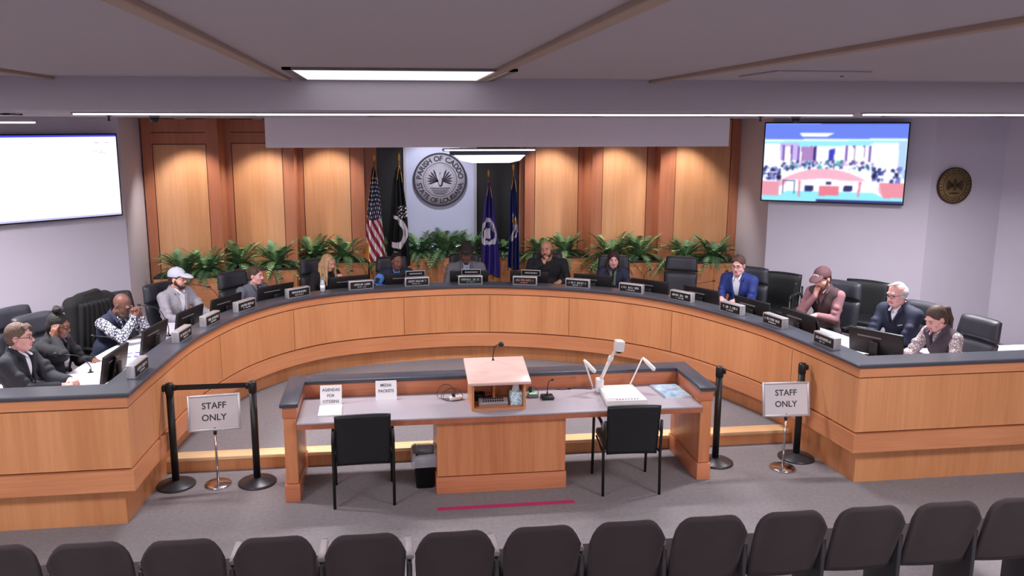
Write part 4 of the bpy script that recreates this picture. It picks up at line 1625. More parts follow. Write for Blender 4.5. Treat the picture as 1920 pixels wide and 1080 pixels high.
    for s in (-1, 1):
        c = H(s * 0.031, -0.0795, 0.010)
        e = MB().lathe([(0.0105 * sin(a), -0.0105 * cos(a)) for a in [pi * i / 8 for i in range(9)]], c=c, n=14, M=Rh.to_4x4())
        e = e.build('eye', EYEW if not g('closed') else sk, root)
        if not g('closed'):
            MB().lathe([(0.0066, 0.0), (0.0055, 0.0018), (0, 0.0028)], c=H(s * 0.031, -0.0892, 0.008), n=12, M=(Rh @ Matrix.Rotation(pi / 2, 3, 'X')).to_4x4()).build('iris', EYED, e)
        bw = MB().tube([H(s * 0.014, -0.094, 0.029), H(s * 0.032, -0.093, 0.036), H(s * 0.050, -0.078, 0.030)], [0.003, 0.0042, 0.002], n=6)
        bw.build('eyebrow', cfg['hair'], root)

    # ---------------- clothes
    cl = cfg['cloth']

    def torso(F, e, bz=0.55, top=True):
        F.ell(T(0, 0.075, 0.66), ((0.152 * broad) + e, 0.118 * belly + e, 0.19), Rt, k=0.03)
        F.ell(T(0, 0.088, 0.90), (0.164 * broad + e, 0.115 + e, 0.18), Rt, k=0.03)
        F.ell(V3(0, 0.05, 0.55), (0.172 * broad + e, 0.13 + e, 0.09), k=0.03)
        F.cap(T(-0.158 * broad, 0.09, 1.0), T(0.158 * broad, 0.09, 1.0), 0.060 + e, k=0.035)
        F.cap(T(-0.10, 0.10, 1.035), T(0.10, 0.10, 1.035), 0.045 + e, k=0.03)
        if top:
            F.cap(T(0, 0.105, 1.04), T(0, 0.10, 1.085), 0.066 + e, 0.060 + e, k=0.02)

    def sleeves(F, e, cuff=0.92, short=False):
        for s in (-1, 1):
            A, E, Wp, hd, up, cu = arms[s]
            F.cap(A, E, 0.058 + e, 0.050 + e, k=0.03)
            if not short:
                F.cap(E, E.lerp(Wp, cuff), 0.050 + e, 0.037 + e, k=0.02)
            rr = random.Random(5 + s)
            for q in range(3):       # folds at elbow and shoulder
                t_ = 0.55 + 0.22 * q
                P = A.lerp(E, min(1, t_)) if t_ < 1 else E
                F.cap(P + V3(rr.uniform(-.02, .02), -0.035, 0.02), P + V3(rr.uniform(-.02, .02), 0.035, -0.02), 0.036 + e, 0.034 + e, k=0.012)

    def neck_cut(F, depth=0.16, width=0.05, k=0.008):
        """V opening down the front from the collar"""
        a = T(0, 0.03, 1.09)
        for q in range(9):
            t_ = q / 8
            p = T(0, -0.055 - 0.02 * t_, 1.09 - depth * t_)
            F.cap(p + V3(0, 0.05, 0), p + V3(0, -0.09, 0), max(0.006, width * (1 - t_)), k=k, op='cut')
        F.cap(T(0, 0.10, 1.06), T(0, 0.085, 1.20), 0.054, 0.066, k=0.004, op='cut')

    def crew_cut(F):
        F.cap(T(0, 0.095, 1.065), T(0, 0.07, 1.22), 0.052, 0.075, k=0.004, op='cut')

    shirt = g('shirt')
    if shirt is not None:
        F = Field(lo, hi, 0.0095)
        torso(F, 0.004)
        crew_cut(F)
        if g('shirt_sleeves'):
            sleeves(F, 0.002)
        # collar wings
        for s in (-1, 1):
            F.cap(T(s * 0.045, 0.05, 1.095), T(s * 0.035, -0.025, 1.055), 0.012, 0.012, k=0.006)
            F.cap(T(s * 0.045, 0.06, 1.095), T(s * 0.05, 0.12, 1.10), 0.012, 0.012, k=0.008)
        F.cap(T(-0.045, 0.13, 1.10), T(0.045, 0.13, 1.10), 0.012, k=0.008)
        F.build('shirt', shirt, root)
    F = Field(lo, hi, 0.0095)
    e = 0.016 if shirt is not None else 0.006
    torso(F, e)
    kind = g('garment', 'shirt')
    if kind in ('jacket', 'shirt', 'sweater'):
        sleeves(F, 0.006 if shirt is not None else 0.003)
    if shirt is not None:
        neck_cut(F, g('vdepth', 0.26), g('vwidth', 0.066))
        for s in (-1, 1):       # lapels
            F.cap(T(s * 0.075, -0.015, 1.06), T(s * 0.018, -0.062, 1.09 - g('vdepth', 0.26)), 0.016, 0.010, k=0.006)
            F.cap(T(s * 0.062, 0.06, 1.095), T(s * 0.075, -0.01, 1.06), 0.016, 0.016, k=0.008)
        F.cap(T(-0.055, 0.14, 1.09), T(0.055, 0.14, 1.09), 0.018, k=0.01)
    else:
        crew_cut(F)
        if g('collar'):
            for s in (-1, 1):
                F.cap(T(s * 0.05, 0.06, 1.10), T(s * 0.03, -0.03, 1.06), 0.014, 0.014, k=0.006)
            F.cap(T(-0.045, 0.13, 1.105), T(0.045, 0.13, 1.105), 0.014, k=0.008)
    F.build({'vest': 'vest', 'jacket': 'jacket', 'shirt': 'shirt', 'sweater': 'sweater'}[kind], cl, root)
    if g('tie'):
        m = MB()
        m.tube([T(0, -0.045, 1.055), T(0, -0.058, 1.03), T(0, -0.066, 0.95), T(0, -0.07, 0.80)], [0.014, 0.012, 0.020, 0.026], n=8, flat=0.35)
        m.build('tie', g('tie'), root)
    if g('tee_buttons'):
        m = MB()
        for q in range(4):
            m.lathe([(0.005, 0), (0, 0.002)], c=T(0, -0.052 - 0.004 * q, 1.02 - 0.07 * q), n=8, M=Matrix.Rotation(pi / 2, 4, 'X'))
        m.build('buttons', WHITEP, root)
    # trousers and shoes
    F = Field(lo, V3(0.48, 0.42, 0.70), 0.014)
    F.ell(V3(0, 0.05, 0.54), (0.18 * broad, 0.14, 0.10), k=0.03)
    for s in (-1, 1):
        F.cap(V3(s * 0.09, 0.04, 0.535), V3(s * 0.13, -0.38, 0.535), 0.088, 0.068, k=0.03)
        F.cap(V3(s * 0.13, -0.38, 0.53), V3(s * 0.13, -0.40, 0.12), 0.066, 0.055, k=0.02)
    F.build('trousers', g('trousers', mat('dark_trousers', (36, 36, 44), rough=0.85)), root)
    for s in (-1, 1):
        m = MB().box((s * 0.135, -0.47, 0.04), (0.10, 0.27, 0.08), bev=0.035, seg=4)
        m.build('shoe', mat('shoe_black', (24, 22, 22), rough=0.4), root)

    # ---------------- hair and headgear
    hk = g('hairstyle', 'short')
    HM = cfg['hair']
    if hk != 'bald':
        F = Field(hc - V3(0.24, 0.24, 0.50), hc + V3(0.24, 0.24, 0.24), 0.006)
        if hk in ('short', 'bun', 'ponytail', 'long', 'bob'):
            ex = g('hairvol', 0.0)
            F.ell(H(0, 0.026, 0.038), ((0.084 + ex) * hs, (0.101 + ex) * hs, (0.097 + ex) * hs), Rh, k=0.01)
            if hk == 'short':
                F.ell(H(0, 0.055, -0.015), (0.078 * hs, 0.066 * hs, 0.068 * hs), Rh, k=0.015)
            if hk == 'bun':
                for q in range(9):
                    F.ell(H(0.030 * cos(q * 0.7), 0.03 + 0.030 * sin(q * 0.7), 0.150 + 0.010 * (q % 3)), (0.030, 0.030, 0.028), Rh, k=0.005)
                F.ell(H(0, 0.06, -0.02), (0.084, 0.070, 0.085), Rh, k=0.015)
            if hk == 'ponytail':
                F.ell(H(0, 0.055, -0.015), (0.084, 0.072, 0.085), Rh, k=0.015)
                F.cap(H(0, 0.12, 0.05), H(0, 0.165, 0.02), 0.026, 0.03, k=0.012)
                F.cap(H(0, 0.165, 0.02), H(0, 0.165, -0.10), 0.032, 0.030, k=0.012)
                F.cap(H(0, 0.165, -0.10), H(0, 0.145, -0.20), 0.028, 0.012, k=0.012)
        # face opening
        fo = 0.0 if hk not in ('long', 'bob') else -0.004
        F.ell(H(0, -0.112, -0.030), ((0.070 + fo), 0.092, 0.112 - g('fringe', 0) * 0.022), Rh, k=0.006, op='cut')
        if hk == 'short':
            F.ell(H(0, -0.085, 0.075), (0.055, 0.030, 0.022), Rh, k=0.008, op='cut')
            for q in range(0 if g('crop') or g('cap') or g('hat') else 7):     # tufts over the forehead and crown
                F.cap(H(-0.05 + 0.016 * q, -0.045, 0.112 - 0.0006 * (q - 3) ** 2), H(-0.056 + 0.018 * q, -0.078, 0.096 - 0.002 * (q - 3) ** 2), 0.013, 0.008, k=0.006)
        for s in (-1, 1):
            if hk in ('short', 'bun', 'ponytail'):
                F.ell(H(s * 0.09, 0.0, -0.030), (0.030, 0.036, 0.058), Rh, k=0.006, op='cut')
                F.ell(H(s * 0.05, -0.05, -0.09), (0.05, 0.06, 0.06), Rh, k=0.006, op='cut')
        if hk in ('long', 'bob'):
            dn = V3(0, 0, -1)
            ln = 0.30 if hk == 'long' else 0.20
            rr = random.Random(3)
            for s in (-1, 1):
                for q in range(0 if hk == 'long' else 3, 9):
                    a = R(-38 + q * 16)
                    t0 = H(s * 0.070 * cos(a * 0.6), -0.045 + 0.016 * q, 0.055)
                    t1 = H(s * 0.086, -0.055 + 0.018 * q, -0.04)
                    t2 = t1 + dn * ln * 0.45 + V3(s * 0.012, rr.uniform(-.01, .01), 0)
                    t3 = t1 + dn * ln * rr.uniform(0.75, 1.0) + V3(s * rr.uniform(0.0, 0.03), rr.uniform(-0.03, .01), 0)
                    F.cap(t0, t1, 0.016, 0.017, k=0.008)
                    F.cap(t1, t2, 0.017, 0.018, k=0.006)
                    F.cap(t2, t3, 0.018, 0.009, k=0.006)
            F.ell(H(0, 0.075, -0.07), (0.078, 0.055, 0.13), Rh, k=0.015)
            F.ell(H(0, -0.115, -0.022), (0.070, 0.095, 0.104), Rh, k=0.006, op='cut')
        if hk == 'fringe':      # bald crown, white hair at sides and back
            F.ell(H(0, 0.030, 0.010), (0.086, 0.100, 0.086), Rh, k=0.01)
            F.ell(H(0, -0.060, 0.10), (0.060, 0.085, 0.070), Rh, k=0.006, op='cut')
            F.ell(H(0, -0.110, -0.030), (0.085, 0.085, 0.12), Rh, k=0.006, op='cut')
            F.ell(H(0, 0.03, -0.12), (0.10, 0.14, 0.06), Rh, k=0.006, op='cut')
            F.cap(H(-0.03, -0.07, 0.108), H(0.05, -0.02, 0.118), 0.010, 0.010, k=0.006)
        if g('cap') or g('hat'):       # nothing shows above the brim
            F.ell(H(0, -0.02, 0.115), (0.14, 0.16, 0.072), Rh, k=0.004, op='cut')
        F.build('hair', HM, root)
    if g('beard'):
        F = Field(hc - V3(0.13, 0.15, 0.17), hc + V3(0.13, 0.10, 0.06), 0.005)
        F.ell(H(0, -0.048, -0.088), (0.045 * fw, 0.042, 0.040), Rh, k=0.012)
        for s in (-1, 1):
            F.cap(H(s * 0.060 * fw, -0.010, -0.045), H(s * 0.032, -0.058, -0.088), 0.021, 0.024, k=0.012)
            F.cap(H(s * 0.066 * fw, 0.0, -0.005), H(s * 0.062 * fw, -0.010, -0.05), 0.012, 0.019, k=0.01)
            F.cap(H(s * 0.004, -0.094, -0.043), H(s * 0.028, -0.078, -0.060), 0.0065, 0.008, k=0.006)
        F.ell(H(0, -0.098, -0.061), (0.016, 0.014, 0.007), Rh, k=0.003, op='cut')
        F.build('beard', g('beard'), root)
    if g('glasses'):
        m = MB()
        for s in (-1, 1):
            pts = [H(s * 0.033 + 0.026 * cos(a), -0.103, 0.008 + 0.019 * sin(a)) for a in [i * 2 * pi / 18 for i in range(18)]]
            m.tube(pts, 0.0022, n=6, closed=True)
            m.tube([H(s * 0.058, -0.101, 0.014), H(s * 0.084, -0.04, 0.014), H(s * 0.086, 0.012, 0.006)], 0.0022, n=6)
        m.tube([H(-0.008, -0.104, 0.010), H(0, -0.107, 0.013), H(0.008, -0.104, 0.010)], 0.002, n=6)
        m.build('glasses', BLACK, root)
    if g('cap'):
        F = Field(hc - V3(0.2, 0.24, 0.10), hc + V3(0.2, 0.2, 0.22), 0.006)
        F.ell(H(0, 0.020, 0.050), (0.093, 0.111, 0.096), Rh, k=0.01)
        F.ell(H(0, 0.0, -0.035), (0.15, 0.17, 0.082), Rh, k=0.004, op='cut')
        F.ell(H(0, -0.105, 0.052), (0.074, 0.095, 0.030), Rh @ Matrix.Rotation(R(10), 3, 'X'), k=0.006)
        F.ell(H(0, -0.13, 0.022), (0.10, 0.13, 0.030), Rh @ Matrix.Rotation(R(10), 3, 'X'), k=0.003, op='cut')
        F.ell(H(0, 0.02, 0.148), (0.010, 0.010, 0.006), Rh, k=0.003)
        c = F.build('cap', g('cap'), root)
        m = MB()
        Mb = frame(H(0, -0.092, 0.085), Rh @ V3(1, 0, 0), Rh @ V3(0, 0.35, 1))
        if g('cap_mark') == 'letters':
            for a_, b_, c_, d_ in ((-0.026, 0.0, 0.008, 0.030), (-0.014, 0.010, 0.018, 0.007), (-0.014, -0.010, 0.018, 0.007), (0.004, 0.0, 0.008, 0.030), (0.016, 0.008, 0.016, 0.008), (0.026, -0.008, 0.008, 0.022)):
                m.box(Mb @ V3(a_, b_, 0.004), (c_, d_, 0.006), rot=Mb.to_3x3())
        else:
            m.box(Mb @ V3(0, 0, 0.003), (0.03, 0.026, 0.006), rot=Mb.to_3x3(), bev=0.002)
        m.build('cap_emblem', g('cap_mark_mat', BLACK), c)
    if g('hat'):
        Mh = (Rh @ Matrix.Rotation(R(4), 3, 'X')).to_4x4()
        c0 = H(0, 0.015, 0.055)
        prof = [(0.150, 0.012), (0.160, 0.016), (0.150, 0.020), (0.096, 0.012), (0.092, 0.03), (0.076, 0.128), (0.060, 0.150), (0.03, 0.136), (0, 0.130)]
        m = MB()
        n = 36
        vs, fs = [], []
        full = [(0.088, 0.002), (0.150, 0.010)] + prof
        for (r, z) in full:
            for q in range(n):
                a = 2 * pi * q / n
                zz = z + (0.030 * (abs(cos(a)) ** 2.5) if r > 0.12 else 0) - (0.018 * max(0, cos(a * 1.0 - pi / 2)) if 0.01 < r < 0.07 else 0)
                vs.append(c0 + Mh.to_3x3() @ V3(r * cos(a) * 0.95, r * sin(a) * 1.12, zz))
        for i in range(len(full) - 1):
            for q in range(n):
                fs.append((i * n + q, i * n + (q + 1) % n, (i + 1) * n + (q + 1) % n, (i + 1) * n + q))
        m.add(vs, fs, 0, True)
        hobj = m.build('hat', g('hat'), root)
        m = MB()
        m.tube([c0 + Mh.to_3x3() @ V3(0.089 * cos(a) * 0.97, 0.089 * sin(a) * 1.14, 0.026) for a in [i * 2 * pi / 30 for i in range(30)]], 0.010, n=6, closed=True, flat=1)
        m.build('hat_band', mat('hat_band', (64, 58, 56), rough=0.7), hobj)
    if g('extra'):
        g('extra')(dict(root=root, T=T, H=H, arms=arms, Rh=Rh, lo=lo, hi=hi, broad=broad))
    return root, loc, rz, arms


# ---- materials of clothes
SUITD = mat('dark_suit', (40, 42, 50), rough=0.85, var=0.04, scale=40)
BLKTOP = mat('black_knit', (30, 30, 34), rough=0.9)
WSHIRT = mat('white_shirt', (226, 226, 236), rough=0.8, var=0.01)
GREYJ = mat('light_grey_jacket', (156, 152, 160), rough=0.9, rgb2=(132, 128, 138), scale=50)
GREYS = mat('grey_shirt', (98, 100, 114), rough=0.85, var=0.03)
NAVYJ = mat('navy_jacket', (34, 40, 64), rough=0.8)
BLUEJ = mat('bright_blue_cloth', (92, 140, 216), rough=0.75)
SUITG = mat('grey_suit', (116, 114, 122), rough=0.9, rgb2=(98, 96, 104), scale=60)
BLUSUIT = mat('royal_blue_suit', (30, 48, 116), rough=0.75, var=0.03)
BRVEST = mat('brown_vest', (72, 52, 56), rough=0.85)
PINKSH = mat('dusty_pink_shirt', (150, 106, 112), rough=0.85)
PRINT = mat('black_white_print', (222, 222, 232), rough=0.85, rgb2=(46, 48, 70), pattern='voronoi', scale=34)
KNIT = mat('cream_patterned_knit', (214, 200, 200), rough=0.95, rgb2=(140, 124, 128), pattern='voronoi', scale=38)
NAVT = mat('navy_tie', (40, 50, 92), rough=0.6)
HBROWN = mat('hair_brown', (92, 66, 52), bump=0.9, bscale=90, rough=0.7, rgb2=(62, 44, 36), scale=60, stretch=(1, 1, 0.3))
HGREYB = mat('hair_grey_brown', (120, 96, 82), bump=0.9, bscale=90, rough=0.7, rgb2=(92, 72, 62), scale=60)
HBLACK = mat('hair_black', (17, 14, 14), bump=0.9, bscale=90, rough=0.7)
HBLOND = mat('hair_blond', (226, 190, 140), bump=0.9, bscale=90, rough=0.55, rgb2=(164, 120, 84), scale=50, stretch=(1, 1, 0.12))
HWHITE = mat('hair_white', (206, 200, 202), bump=0.9, bscale=90, rough=0.8, rgb2=(176, 170, 174), scale=50)
HDBR = mat('hair_dark_brown', (60, 38, 34), bump=0.9, bscale=90, rough=0.65, rgb2=(40, 26, 24), scale=50)
SK_L = skin('light', (222, 164, 146))
SK_P = skin('pink', (222, 168, 160))
SK_T = skin('tan', (200, 142, 118))
SK_D = skin('dark', (112, 74, 64))
SK_B = skin('brown', (136, 92, 78))
LIP_P = mat('lip_pink', (196, 116, 112), rough=0.45)
LIP_D = mat('lip_dark', (120, 70, 66), rough=0.45)


def desk_arm(s, x=0.16, y=-0.36, z=0.79, curl=0.45, inward=0.35, out=1.0):
    return dict(wrist=(s * x, y, z), hand=(-s * inward, -0.9, -0.08), up=(0, 0, 1), curl=curl, out=out)


def seat(label, px, py, fdir, cfg, chair, cback=0.06):
    root, loc, rz, arms = person(label, px, py, fdir, cfg)
    b = Matrix.Rotation(rz, 3, 'Z') @ Vector((0, cback, 0))
    if chair:
        put_chair((loc.x + b.x, loc.y + b.y, Z_PLAT), rz, chair)
    return root, loc, rz


# A
seat('man in dark suit and white open shirt with glasses, facing right at the far left', 36, 606, (1.0, -0.15),
     dict(skin=SK_P, lip=LIP_P, hair=HGREYB, hairstyle='short', garment='jacket', cloth=SUITD, shirt=WSHIRT, vdepth=0.30, glasses=True, lean=4, hyaw=8, hpitch=2,
          armL=dict(wrist=(0.07, -0.36, 0.80), hand=(-0.5, -0.8, 0), curl=0.75), armR=dict(wrist=(-0.08, -0.36, 0.79), hand=(0.5, -0.8, 0), curl=0.75)),
     'high-backed charcoal chair of the man in dark suit, far left')
# B
seat('woman in black with a hair bun and glasses, hand raised beside her face', 113, 578, (0.96, -0.28),
     dict(skin=SK_B, lip=LIP_D, hair=HBLACK, hairstyle='bun', hat_h=0.055, garment='jacket', cloth=BLKTOP, shirt=GREYS, vdepth=0.16, glasses=True, lean=14, hyaw=6, hpitch=14, scale=0.96,
          armR=dict(wrist=(-0.105, -0.03, -0.10), head=True, hand=(0.05, 0.25, 1.0), up=(-1, 0.1, 0.1), curl=0.15, elbow=(-0.5, -0.8, -0.5)),
          armL=desk_arm(1)),
     None)
# C
def c_extra(k):
    pass
seat('bald man in black-and-white printed shirt and dark vest, head bowed over clasped hands', 236, 553, (0.9, -0.45),
     dict(skin=SK_D, lip=LIP_D, hair=HWHITE, hairstyle='bald', garment='vest', cloth=NAVYJ, shirt=PRINT, shirt_sleeves=True, vdepth=0.14, vwidth=0.05, glasses=True, lean=24, hyaw=4, hpitch=26, closed=True, beard=HGREYB,
          armR=dict(wrist=(-0.035, -0.44, 1.04), hand=(0.30, 0.10, 0.9), up=(-0.8, -0.3, 0.1), curl=0.75, elbow=(-0.5, -0.25, -1)),
          armL=dict(wrist=(0.035, -0.44, 1.04), hand=(-0.30, 0.10, 0.9), up=(0.8, -0.3, 0.1), curl=0.75, elbow=(0.5, -0.25, -1))),
     None)
# D
seat('bearded man in pale grey cap and light grey jacket over white shirt', 334, 501, (0.85, -0.55),
     dict(skin=SK_L, lip=LIP_P, hair=HDBR, hairstyle='short', garment='jacket', cloth=GREYJ, shirt=WSHIRT, vdepth=0.34, vwidth=0.075, cap=mat('pale_cap', (198, 200, 216), rough=0.8), cap_mark_mat=GREYP,
          beard=HDBR, lean=2, hyaw=14, hpitch=6, hat_h=0.02, broad=1.08, armR=desk_arm(-1, 0.2, -0.32), armL=desk_arm(1, 0.14, -0.34)),
     'high-backed charcoal chair behind the man in pale cap', 0.04)
# E
seat('man in grey shirt with short brown hair, facing right', 480, 500, (0.75, -0.7),
     dict(skin=SK_P, lip=LIP_P, hair=HBROWN, hairstyle='short', garment='shirt', cloth=GREYS, collar=True, tee_buttons=True, lean=15, hyaw=20, hpitch=4, broad=1.08, scale=0.945,
          armR=desk_arm(-1, 0.2, -0.34), armL=desk_arm(1, 0.12, -0.36)),
     'high-backed charcoal chair behind the man in grey shirt')
# F
seat('woman with long blond hair in black top, looking down to the right', 618, 478, (0.45, -0.9),
     dict(skin=SK_L, lip=LIP_P, hair=HBLOND, hairstyle='long', garment='jacket', cloth=BLKTOP, shirt=mat('black_blouse', (44, 38, 42)), vdepth=0.12, lean=12, hyaw=26, hpitch=14, scale=0.95, broad=0.92,
          armR=desk_arm(-1, 0.18, -0.33), armL=dict(wrist=(0.10, -0.40, 0.95), hand=(-0.2, -0.2, 1), up=(0.6, -0.7, 0), curl=0.7, elbow=(0.6, 0.1, -1))),
     'high-backed charcoal chair behind the blond woman')
# G
def g_sleeve(k):
    F = Field(k['lo'], k['hi'], 0.0095)
    for s in (-1, 1):
        A, E, Wp = k['arms'][s][:3]
        F.cap(A.lerp(E, 0.30), E, 0.070, 0.066, k=0.02)
        F.cap(E, E.lerp(Wp, 0.75), 0.064, 0.046, k=0.02)
    F.build('blue_sleeves', BLUEJ, k['root'])
seat('young man in navy jacket with bright blue sleeves, looking down', 745, 475, (0.15, -1.0),
     dict(skin=SK_B, lip=LIP_D, hair=HBLACK, hairstyle='short', crop=True, hairvol=-0.005, garment='jacket', cloth=NAVYJ, shirt=BLUEJ, vdepth=0.20, vwidth=0.06, lean=14, hyaw=16, hpitch=10, broad=1.12, scale=0.95, extra=g_sleeve,
          armR=dict(wrist=(-0.15, -0.38, 0.84), hand=(0.6, -0.6, 0), curl=0.6, elbow=(-1.0, -0.1, -0.6)), armL=dict(wrist=(0.12, -0.38, 0.84), hand=(-0.6, -0.6, 0), curl=0.6, elbow=(1.0, 0.0, -0.6))),
     'high-backed charcoal chair behind the man in blue-sleeved jacket', 0.02)
# H
seat('man in dark brimmed hat, grey suit and navy tie at the middle of the dais', 874, 452, (-0.03, -1.0),
     dict(skin=SK_D, lip=LIP_D, hair=HBLACK, hairstyle='short', garment='jacket', cloth=SUITG, shirt=mat('pale_blue_shirt', (176, 186, 216)), tie=NAVT, vdepth=0.30, vwidth=0.07, hat=mat('dark_felt', (44, 38, 38), rough=0.9), hat_h=0.082,
          lean=10, hyaw=-2, hpitch=9, broad=1.22, scale=0.985, belly=1.2, armR=desk_arm(-1, 0.2, -0.36), armL=desk_arm(1, 0.2, -0.36)),
     'high-backed charcoal chair behind the man in dark hat')
# I
seat('bald bearded man in black shirt with his hand held before his chin', 1022, 452, (-0.20, -1.0),
     dict(skin=SK_T, lip=LIP_P, hair=HBLACK, hairstyle='bald', garment='shirt', cloth=BLKTOP, beard=HDBR, lean=10, scale=1.03, hyaw=-12, hpitch=4, htilt=-8, broad=1.25, belly=1.25, neck=1.15, facew=1.08,
          armR=dict(wrist=(-0.055, -0.33, 1.05), hand=(0.35, 0.2, 0.9), up=(-0.6, -0.8, 0.1), curl=0.8, elbow=(-0.9, -0.2, -0.8)), armL=desk_arm(1, 0.18, -0.33)),
     'high-backed charcoal chair behind the bald bearded man', 0.03)
# J
def scarf(k):
    F = Field(k['lo'], k['hi'], 0.0095)
    T = k['T']
    for s in (-1, 1):
        F.cap(T(s * 0.05, 0.06, 1.09), T(s * 0.03, -0.055, 1.0), 0.022, 0.020, k=0.01)
        F.cap(T(s * 0.03, -0.055, 1.0), T(s * 0.025, -0.075, 0.84), 0.020, 0.022, k=0.01)
    F.build('scarf', mat('olive_scarf', (92, 104, 92), rough=0.9), k['root'])
seat('woman with dark shoulder-length hair in dark jacket and olive scarf', 1151, 472, (-0.30, -1.0),
     dict(skin=SK_P, lip=LIP_P, hair=HDBR, hairstyle='bob', hairvol=0.006, fringe=1, garment='jacket', cloth=NAVYJ, shirt=BLKTOP, vdepth=0.2, lean=8, hyaw=4, hpitch=12, scale=0.94, broad=0.92, extra=scarf),
     'high-backed charcoal chair behind the dark-haired woman', 0.03)
# K
seat('man in royal blue suit and white shirt leaning forward, glasses on', 1384, 480, (-0.75, -0.75),
     dict(skin=SK_P, lip=LIP_P, hair=HBROWN, hairstyle='short', garment='jacket', cloth=BLUSUIT, shirt=WSHIRT, vdepth=0.36, vwidth=0.085, glasses=True, lean=14, scale=1.03, hyaw=4, hpitch=10, broad=0.98,
          armR=desk_arm(-1, 0.10, -0.36, out=0.5), armL=desk_arm(1, 0.10, -0.36, out=0.5)),
     'high-backed charcoal chair behind the man in blue suit', 0.10)
# L
seat('bearded man in maroon cap and brown vest over pink shirt, hand at his chin', 1539, 501, (-0.88, -0.55),
     dict(skin=SK_L, lip=LIP_P, hair=HDBR, hairstyle='short', garment='vest', cloth=BRVEST, shirt=PINKSH, shirt_sleeves=True, vdepth=0.16, vwidth=0.05, cap=mat('maroon_cap', (92, 60, 66), rough=0.85), cap_mark='letters', cap_mark_mat=WHITEP, hat_h=0.02,
          beard=HBROWN, lean=12, scale=1.03, hyaw=-4, hpitch=20, broad=0.98,
          armR=dict(wrist=(-0.035, -0.115, -0.165), head=True, hand=(0.1, 0.5, 0.9), up=(-0.4, -0.9, 0.3), curl=0.8, elbow=(-0.2, -0.5, -0.9)), armL=desk_arm(1, 0.07, -0.32, out=0.35)),
     'high-backed charcoal chair behind the man in maroon cap', 0.10)
# M
def m_logo(k):
    p = k['T'](0.10, -0.052, 0.93)
    MB().box(p, (0.055, 0.006, 0.012), rot=Matrix.Rotation(R(-20), 3, 'Y'), bev=0.001).build('chest_mark', SILVER, k['root'])
seat('white-haired man with glasses in dark navy jacket over a white collar', 1680, 529, (-0.95, -0.35),
     dict(skin=SK_P, lip=LIP_P, hair=HWHITE, hairstyle='fringe', garment='jacket', cloth=NAVYJ, shirt=WSHIRT, vdepth=0.15, vwidth=0.055, glasses=True, lean=10, scale=1.06, hyaw=-2, hpitch=12, broad=1.0, belly=1.25, extra=m_logo,
          armR=desk_arm(-1, 0.10, -0.38, out=0.5), armL=desk_arm(1, 0.10, -0.38, out=0.5)),
     'high-backed charcoal chair behind the white-haired man', 0.08)
# N
seat('woman with brown ponytail in dark vest and cream patterned sweater, looking down', 1748, 577, (-0.98, -0.18),
     dict(skin=SK_P, lip=LIP_P, hair=mat('hair_mid_brown', (84, 62, 52), rough=0.65, rgb2=(58, 42, 36), scale=50), hairstyle='ponytail', garment='vest', cloth=mat('plum_grey_vest', (74, 64, 74), rough=0.85), shirt=KNIT, shirt_sleeves=True,
          vdepth=0.13, vwidth=0.05, lean=16, hyaw=0, hpitch=26, scale=0.99, broad=0.94, armR=desk_arm(-1, 0.14, -0.40, inward=0.2), armL=desk_arm(1, 0.16, -0.38)),
     'high-backed charcoal chair at the far right behind the woman with ponytail', 0.12)

# ---- empty chairs
def empty_chair(px, py, fdir, label, zt=1.13):
    """px, py: middle of the back's top edge"""
    f = Vector(fdir).normalized()
    rz = math.atan2(f.x, -f.y)
    p = at(px, py, Z_PLAT + zt)
    b = Matrix.Rotation(rz, 3, 'Z') @ Vector((0, 0.30, 0))
    return put_chair((p.x - b.x, p.y - b.y, Z_PLAT), rz, label)


empty_chair(1278, 481, (-0.45, -0.9), 'empty high-backed charcoal chair between the dark-haired woman and the man in blue suit')
empty_chair(20, 577, (0.9, -0.5), 'empty high-backed charcoal chair against the wall at the left edge')
empty_chair(62, 589, (0.85, -0.55), 'high-backed charcoal chair behind the woman with the bun')
empty_chair(212, 549, (0.75, -0.66), 'high-backed charcoal chair behind the man in printed shirt')
jc = empty_chair(166, 560, (0.85, -0.5), 'high-backed charcoal chair hidden under a black jacket')
# black jacket draped over that chair
F = Field((-0.36, -0.15, 0.40), (0.36, 0.55, 1.28), 0.0095)
F.box((0, 0.285, 0.86), (0.275, 0.085, 0.30), r=0.06, k=0.02, rot=Matrix.Rotation(R(-8), 3, 'X'))
F.cap((-0.22, 0.31, 1.10), (0.22, 0.31, 1.10), 0.085, k=0.04)
F.cap((-0.12, 0.30, 1.15), (0.10, 0.30, 1.17), 0.06, k=0.03)
for s in (-1, 1):
    F.cap((s * 0.26, 0.27, 1.08), (s * 0.29, 0.22, 0.62), 0.07, 0.05, k=0.03)
    for q in range(4):
        F.cap((s * 0.06 * q, 0.20, 1.08), (s * (0.03 + 0.07 * q), 0.185, 0.62), 0.03, 0.035, k=0.015)
F.box((0, 0.27, 0.84), (0.25, 0.052, 0.26), r=0.03, k=0.004, rot=Matrix.Rotation(R(-8), 3, 'X'), op='cut')
jk = thing('draped_jacket', jc.location, jc.rotation_euler.z, label='black jacket draped over the chair back between two seated people at left', cat='jacket')
F.build('coat_body', mat('black_coat', (18, 18, 20), rough=0.95), jk)
F = Field((-0.2, 0.1, 1.05), (0.2, 0.5, 1.32), 0.008)
F.cap((-0.09, 0.28, 1.18), (0.09, 0.28, 1.19), 0.038, k=0.02)
F.cap((-0.09, 0.33, 1.17), (0.09, 0.33, 1.18), 0.038, k=0.02)
F.build('collar', mat('black_fleece', (24, 24, 26), rough=1.0, bump=0.6, bscale=120), jk)
